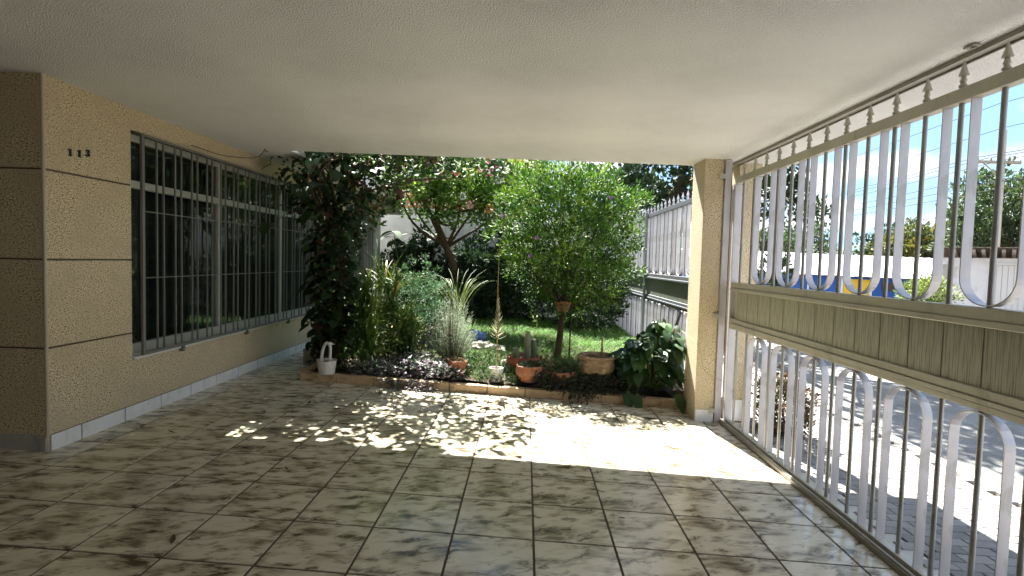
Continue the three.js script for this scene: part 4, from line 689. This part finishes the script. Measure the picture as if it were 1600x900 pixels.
{ // flowering climber tree arching over the back of the garden
  const x = -1.85, Z = 11.7, g = thing('flowering_tree', 'sunlit flowering tree arching over the back of garden', 'tree', [x, soilY(x, Z), Z]), f = new Foliage(161);
  const pal = [[0.2, 0.36, 0.04], [0.14, 0.29, 0.035], [0.27, 0.42, 0.06], [0.34, 0.44, 0.16], [0.09, 0.2, 0.03]];
  const a = f.crown(0.1, 2.95, 0.6, 1.65, 0.9, 1.1, 430, 26, 0.085, 0.05, pal, { shell: 0.1, spread: 0.2, rough: 0.3 }), b = f.crown(1.4, 2.75, 0.6, 0.9, 0.85, 0.8, 220, 26, 0.08, 0.045, pal, { shell: 0.2, spread: 0.19, rough: 0.3 }), c = f.crown(-0.9, 3.1, 1.3, 1.1, 0.55, 0.9, 160, 24, 0.085, 0.05, pal, { shell: 0.1, spread: 0.2, rough: 0.3 });
  limbTree(g, f, [V(0.22, 0, -0.3), V(0.12, 0.5, -0.3), V(0.3, 1.0, -0.2), V(0.12, 1.6, 0.0), V(-0.1, 2.2, 0.5)], 0.1, 0.07, [...a, ...b, ...c].filter((_, k) => k % 62 === 0), 0.045);
  f.build('crown', M.sunLeaf, g);
  const blob = (s) => { const q = new Foliage(s); for (let k = 0; k < 34; k++) { const d = q.dir(); q.free(d.clone().multiplyScalar(0.045), d, 0.06, 0.05, [1, 1, 1]); } const gg = new THREE.BufferGeometry(); gg.setAttribute('position', new THREE.Float32BufferAttribute(q.p, 3)); gg.setIndex(q.i); gg.computeVertexNormals(); return gg; }, bg = blob(162);
  const cols = [leafMat(0.62, 0.04, 0.26, 0.35, 0.8), leafMat(0.5, 0.09, 0.1, 0.35, 0.8), leafMat(0.72, 0.33, 0.05, 0.35, 0.8), leafMat(0.66, 0.4, 0.34, 0.35, 0.8), leafMat(0.7, 0.7, 0.62, 0.35, 0.8)];
  for (const [px, py, pz, c2, s] of [[1.17, 3.18, 1.6, 0, 1], [1.21, 3.06, 1.65, 0, 0.9], [1.14, 2.96, 1.62, 0, 0.8], [-0.38, 3.01, 1.9, 1, 0.8], [0.22, 3.11, 1.9, 1, 0.9], [0.54, 2.91, 1.9, 1, 0.8], [0.27, 2.96, 1.7, 1, 0.8], [1.13, 2.31, 1.5, 2, 1], [0.76, 2.36, 1.6, 3, 0.9], [0.97, 3.01, 1.7, 3, 0.7], [1.3, 2.86, 1.5, 4, 1], [1.4, 3.06, 1.5, 4, 1.1], [1.24, 3.16, 1.5, 4, 0.9], [0.65, 2.51, 1.7, 4, 0.8], [-0.65, 2.91, 1.9, 3, 0.7], [0.0, 2.76, 1.9, 3, 0.6]]) place('flower_cluster', bg, cols[c2], g, px, py, pz).scale.setScalar(s);
}
{ // dark broad-leaved plant in the shaded corner
  const x = -2.45, Z = 12.2, g = thing('rubber_plant', 'dark broad leaved plant in the shaded back corner', 'plant', [x, soilY(x, Z), Z]), r = mulberry(171), rr = (a, b) => a + (b - a) * r();
  const gs = [broadLeaf(0.36, 0.17, { curl: 0.25 }), broadLeaf(0.3, 0.14, { curl: 0.4 })], ms = [leafMat(0.03, 0.07, 0.025, 0.15, 0.85), leafMat(0.04, 0.09, 0.03, 0.15, 0.85)], st = [];
  for (let s = 0; s < 11; s++) { const tx = rr(-0.7, 0.8), tz = rr(-0.4, 0.5), H = rr(1.0, 2.2); st.push(tube([V(tx * 0.3, 0, tz * 0.3), V(tx * 0.7, H * 0.5, tz * 0.7), V(tx, H, tz)], 0.02, 0.008, 6, 4)); for (let k = 0; k < 26; k++) { const t = rr(0.2, 1), a = k * 2.4, o = place('leaf', gs[k % 2], ms[Math.floor(r() * 2)], g, tx * (0.3 + 0.7 * t), H * t, tz * (0.3 + 0.7 * t)); o.scale.setScalar(rr(0.9, 1.4)); orient(o, V(Math.cos(a), rr(-0.5, 0.4), Math.sin(a)).normalize(), UP); } }
  add('stems', merge(st), M.stem, g);
  shrub('wall_climber', 'small leaved climber sprawling on the white garden wall', -0.7, 12.9, { y: 1.35, rad: [1.1, 1.2, 0.35], clumps: 240, each: 16, L: 0.09, W: 0.05, pal: [[0.03, 0.07, 0.02], [0.045, 0.09, 0.028]], opt: { shell: 0.1, spread: 0.15, rough: 0.4 }, stemR: 0.02 }, 172);
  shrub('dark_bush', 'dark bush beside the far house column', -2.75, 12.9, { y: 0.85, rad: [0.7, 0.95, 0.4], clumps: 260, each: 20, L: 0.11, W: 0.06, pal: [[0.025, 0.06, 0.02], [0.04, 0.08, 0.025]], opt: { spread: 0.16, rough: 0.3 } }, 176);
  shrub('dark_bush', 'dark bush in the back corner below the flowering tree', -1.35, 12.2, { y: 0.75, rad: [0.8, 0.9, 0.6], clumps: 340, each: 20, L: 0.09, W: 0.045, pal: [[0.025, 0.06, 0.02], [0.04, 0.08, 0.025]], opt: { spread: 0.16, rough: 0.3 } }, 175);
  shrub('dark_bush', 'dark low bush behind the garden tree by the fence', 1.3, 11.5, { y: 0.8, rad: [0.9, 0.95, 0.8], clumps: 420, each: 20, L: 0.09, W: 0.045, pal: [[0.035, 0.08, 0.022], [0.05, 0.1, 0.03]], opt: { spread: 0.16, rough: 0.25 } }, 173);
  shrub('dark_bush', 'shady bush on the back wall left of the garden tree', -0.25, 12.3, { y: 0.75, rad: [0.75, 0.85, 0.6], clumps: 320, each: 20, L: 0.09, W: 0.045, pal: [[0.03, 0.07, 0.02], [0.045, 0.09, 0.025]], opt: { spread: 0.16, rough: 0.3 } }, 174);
}
function streetTree(name, label, x, y, Z, H, trunkR, crowns, pal, seed, L = 0.2, W = 0.1, group) {
  const g = thing(name, label, 'tree', [x, y, Z], group), f = new Foliage(seed); let cl = [];
  for (const [cx, cy, cz, a, b, c, n, each] of crowns) cl = cl.concat(f.crown(cx, cy, cz, a, b, c, n, each, L, W, pal, { shell: 0.25, spread: Math.max(0.25, a * 0.22), rough: 0.3 }));
  limbTree(g, f, [V(0, -0.1, 0), V(0.05, H * 0.3, 0), V(-0.05, H * 0.65, 0.05), V(0, H, 0)], trunkR, trunkR * 0.5, cl.filter((_, k) => k % 14 === 0), trunkR * 0.45); f.build('crown', M.leaf, g); return g;
}
const dk = [[0.03, 0.065, 0.025], [0.045, 0.085, 0.03], [0.06, 0.11, 0.035]], md = [[0.06, 0.11, 0.035], [0.08, 0.14, 0.045], [0.11, 0.17, 0.05]];
streetTree('street_tree', 'dark street tree rising behind the garden fence', 3.9, -0.3, 14.5, 3.8, 0.22, [[-0.3, 4.7, 0, 1.7, 1.6, 1.5, 110, 18], [-1.1, 3.6, 0.6, 1.1, 0.8, 1, 48, 18], [1.2, 3.9, 0.2, 1.2, 1.0, 1.2, 54, 18]], dk, 181, 0.2, 0.11);
streetTree('street_tree', 'slim street tree seen through the first gate bars', 6.15, -0.3, 13.6, 3.2, 0.09, [[0, 4.0, 0, 0.6, 1.0, 0.7, 60, 16], [0.5, 3.3, 0.2, 0.5, 0.4, 0.5, 24, 16], [-0.1, 1.7, 0.3, 0.4, 0.6, 0.4, 24, 14]], dk, 182, 0.16, 0.09);
{ // the pavement tree whose shade falls on the road in front of the gate
  streetTree('shade_tree', 'street tree over the road shading the asphalt', 4.5, -0.3, 12.2, 5.2, 0.16, [[0.6, 7.3, 0.4, 2.1, 0.9, 2.3, 330, 22], [2.0, 7.2, 1.8, 1.6, 0.9, 1.8, 190, 22]], dk, 183, 0.16, 0.09);
}
shrub('dry_shrub', 'dry reddish shrub on the sidewalk outside the gate', 2.68, 5.55, { y: 0.26, rad: [0.24, 0.42, 0.3], clumps: 150, each: 22, L: 0.05, W: 0.025, pal: [[0.16, 0.11, 0.05], [0.1, 0.12, 0.04], [0.22, 0.12, 0.08], [0.24, 0.19, 0.08]], opt: { spread: 0.09 } }, 184).position.y = -0.13;
// ---------------------------------------------------------------- across the street
{
  const b = thing('blue_building', 'long blue building with white metal roof across the street', 'building', [17, -0.35, 30]); b.rotation.z = -0.014;
  const blue = std({ color: rgb(0.02, 0.1, 0.36), roughness: 0.7 }), roofM = std({ map: withMap(metalTex, 0.3), color: rgb(0.8, 0.8, 0.82), roughness: 0.5 });
  add('wall', box(-7, 9.2, 0, 1.62, 0, 8), blue, b);
  const rg = new THREE.Shape(); for (let k = 0; k <= 60; k++) { const x = -7.3 + 16.8 * k / 60; rg[k ? 'lineTo' : 'moveTo'](x, 0.03 * (k % 2)); } for (let k = 60; k >= 0; k--) rg.lineTo(-7.3 + 16.8 * k / 60, 0.03 * (k % 2) - 0.04);
  const re = new THREE.ExtrudeGeometry(rg, { depth: 5, bevelEnabled: false }); re.rotateX(0.26); re.translate(0, 2.87, -4.5); add('roof', boxUV(re), roofM, b);
  const win = (x0, x1, y0, y1, m, name) => { const w = add(name, box(x0, x1, y0, y1, -0.03, -0.002, 0.006), m, b); w.name = name; return w; };
  win(0.35, 1.75, 0.2, 1.42, std({ color: rgb(0.75, 0.48, 0.03), roughness: 0.6 }), 'door'); win(0.2, 0.33, 0.2, 1.5, M.white, 'door_frame'); win(1.77, 1.9, 0.2, 1.5, M.white, 'door_frame');
  for (const x of [2.4, 3.3]) win(x, x + 0.75, 0.85, 1.3, std({ color: rgb(0.05, 0.04, 0.04), roughness: 0.3 }), 'window');
  for (const x of [-3.6, -1.6]) win(x, x + 0.09, 0.1, 1.55, M.white, 'downpipe');
  const gb = thing('white_garage', 'white garage with ribbed door and tiled roof across the street', 'garage', [15.5, -0.35, 20]); gb.rotation.y = -0.72;
  const wm = std({ map: withMap(metalTex, 0.4), color: rgb(0.85, 0.85, 0.86), roughness: 0.8 });
  add('wall', box(-0.35, 6.2, 0, 2.45, 0, 0.25), wm, gb); add('side_wall', box(-0.35, -0.1, 0, 2.4, 0.26, 4), wm, gb); add('corner_post', box(-0.42, -0.16, 0, 2.2, -0.18, -0.01, 0.01), M.concrete, gb);
  const door = new THREE.Group(); door.name = 'door'; gb.add(door); for (let k = 0; k < 17; k++) add('slat', box(1.0 + k * 0.15, 1.0 + k * 0.15 + 0.14, 0.02, 2.2, -0.03 - (k % 2) * 0.006, -0.002, 0.005), M.white, door);
  add('door_frame', merge([box(0.9, 0.99, 0, 2.3, -0.05, -0.002, 0.006), box(3.56, 3.65, 0, 2.3, -0.05, -0.002, 0.006), box(0.991, 3.559, 2.21, 2.3, -0.05, -0.002, 0.006)]), M.white, gb);
  for (let k = 0; k < 26; k++) { const q = add('rafter', box(-0.05, 0.05, -0.05, 0.05, -0.6, 3, 0.004), M.concrete, gb); q.rotation.x = -0.14; q.position.set(0.0 + k * 0.26, 2.62, 0); }
  const tm = std({ map: withMap(concreteTex, 0.8), color: rgb(0.5, 0.42, 0.36), roughness: 0.95 });
  const tg = new THREE.CylinderGeometry(0.11, 0.12, 0.42, 8, 1, true, -Math.PI / 2, Math.PI); tg.rotateX(Math.PI / 2); tg.rotateZ(0);
  const roof = new THREE.Group(); roof.name = 'roof'; roof.position.set(0, 2.7, 0); roof.rotation.x = -0.14; gb.add(roof); add('roof_deck', box(-0.6, 6.6, -0.01, 0.03, -0.62, 3), tm, roof);
  const tm2 = std({ map: withMap(concreteTex, 0.8), color: rgb(0.5, 0.42, 0.36), roughness: 0.95, side: THREE.DoubleSide });
  for (let c = 0; c < 30; c++) for (let k = 0; k < 5; k++) place('roof_tile', tg, tm2, roof, -0.5 + c * 0.235, 0.06, 0.45 - k * 0.38).rotation.set(0.03, Math.PI, 0);
}
streetTree('roadside_bush', 'bright yellow green bush beside the white garage', 10.9, -0.35, 15, 0.8, 0.06, [[0, 1.2, 0, 0.6, 0.6, 0.6, 120, 20]], [[0.2, 0.28, 0.05], [0.26, 0.33, 0.07]], 191, 0.1, 0.05);
streetTree('tall_tree', 'tall green tree with open crown above the white garage', 24.5, -0.4, 28, 4, 0.25, [[0, 5.2, 0, 2.6, 2.2, 2.4, 230, 20], [-2.2, 4.0, 0.5, 1.6, 1.2, 1.6, 110, 20], [2, 4, 0.5, 2, 1.6, 1.6, 110, 20]], md, 192, 0.26, 0.14);
streetTree('yellow_tree', 'tree covered in yellow blossom behind the blue roof', 29.3, -0.4, 41, 2.8, 0.22, [[0, 3.7, 0, 2.6, 1.7, 2, 260, 18]], [[0.22, 0.21, 0.03], [0.3, 0.27, 0.03], [0.09, 0.12, 0.03], [0.07, 0.1, 0.03]], 193, 0.28, 0.16);
[[21.5, 47, 5.2, 'leftmost'], [25, 52, 5.8, 'second'], [28.6, 55, 6.3, 'third'], [31.5, 49, 5.2, 'fourth'], [34.5, 50, 5.6, 'fifth'], [37, 46, 5.4, 'sixth'], [33, 36, 4.6, 'seventh']].forEach(([x, Z, h, w], k) => streetTree('far_tree', w + ' of the far round trees behind the blue building', x, -0.4, Z, h * 0.5, 0.2, [[0, h * 0.62, 0, 2.7, h * 0.42, 2.4, 210, 16]], k % 2 ? dk : md, 200 + k, 0.3, 0.18, 'far trees beyond the blue building'));
{ // hill, blue of distant haze painted into its colour
  const g = structure('hill', 'far green hill tinted blue for haze beyond the houses'), q = new THREE.PlaneGeometry(1400, 1, 60, 6), p = q.attributes.position;
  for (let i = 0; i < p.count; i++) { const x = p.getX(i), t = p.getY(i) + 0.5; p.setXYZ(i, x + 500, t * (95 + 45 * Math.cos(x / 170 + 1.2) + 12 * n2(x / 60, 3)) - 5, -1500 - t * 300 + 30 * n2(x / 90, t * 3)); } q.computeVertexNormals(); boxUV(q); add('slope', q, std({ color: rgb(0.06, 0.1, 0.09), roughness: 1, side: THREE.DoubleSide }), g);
}
{ // utility pole and wires
  const p = thing('utility_pole', 'concrete utility pole with crossarm above the garage roof', 'pole', [18.6, -0.4, 22]);
  add('shaft', tube([V(0, 0, 0), V(0, 7.6, 0)], 0.15, 0.1, 10, 1), M.concrete, p); add('crossarm', boxUV(new RoundedBoxGeometry(1.7, 0.11, 0.09, 1, 0.01)).translate(-0.3, 6.32, 0.15), M.track, p); add('brace', tube([V(0, 5.6, 0.16), V(-0.85, 6.28, 0.16)], 0.025, 0.025, 6, 1), M.track, p);
  const ins = lathe([[0.001, 0], [0.03, 0], [0.045, 0.03], [0.03, 0.06], [0.04, 0.09], [0.02, 0.12], [0.001, 0.125]], 8); for (const x of [-1.05, -0.55, 0.3]) place('insulator', ins, M.track, p, x, 6.376, 0.15);
  for (const [x, y] of [[-1.05, 6.5], [-0.55, 6.5], [0.3, 6.5], [-0.12, 5.9], [-0.12, 5.6], [-0.12, 5.3], [0, 7.7], [-0.3, 8.6]]) {
    const w = thing('power_line', 'thin dark power line strung along the street', 'wire', [18.6 + x, y - 0.4, 22], 'power lines above the street'), s = (a, b) => { const m = (a + b) / 2; return tube([V(0, 0, -a), V(0, -0.25, -mix(a, b, 0.25)), V(0, -0.35, -m), V(0, -0.25, -mix(a, b, 0.75)), V(0, 0, -b)], 0.013, 0.013, 5, 5); };
    add('span', merge([s(0, 34), s(0, -20)]), M.cable, w);
  }
}
scene.traverse(o => { if (o.isMesh) { o.castShadow = true; o.receiveShadow = true; } });
renderer.render(scene, camera);
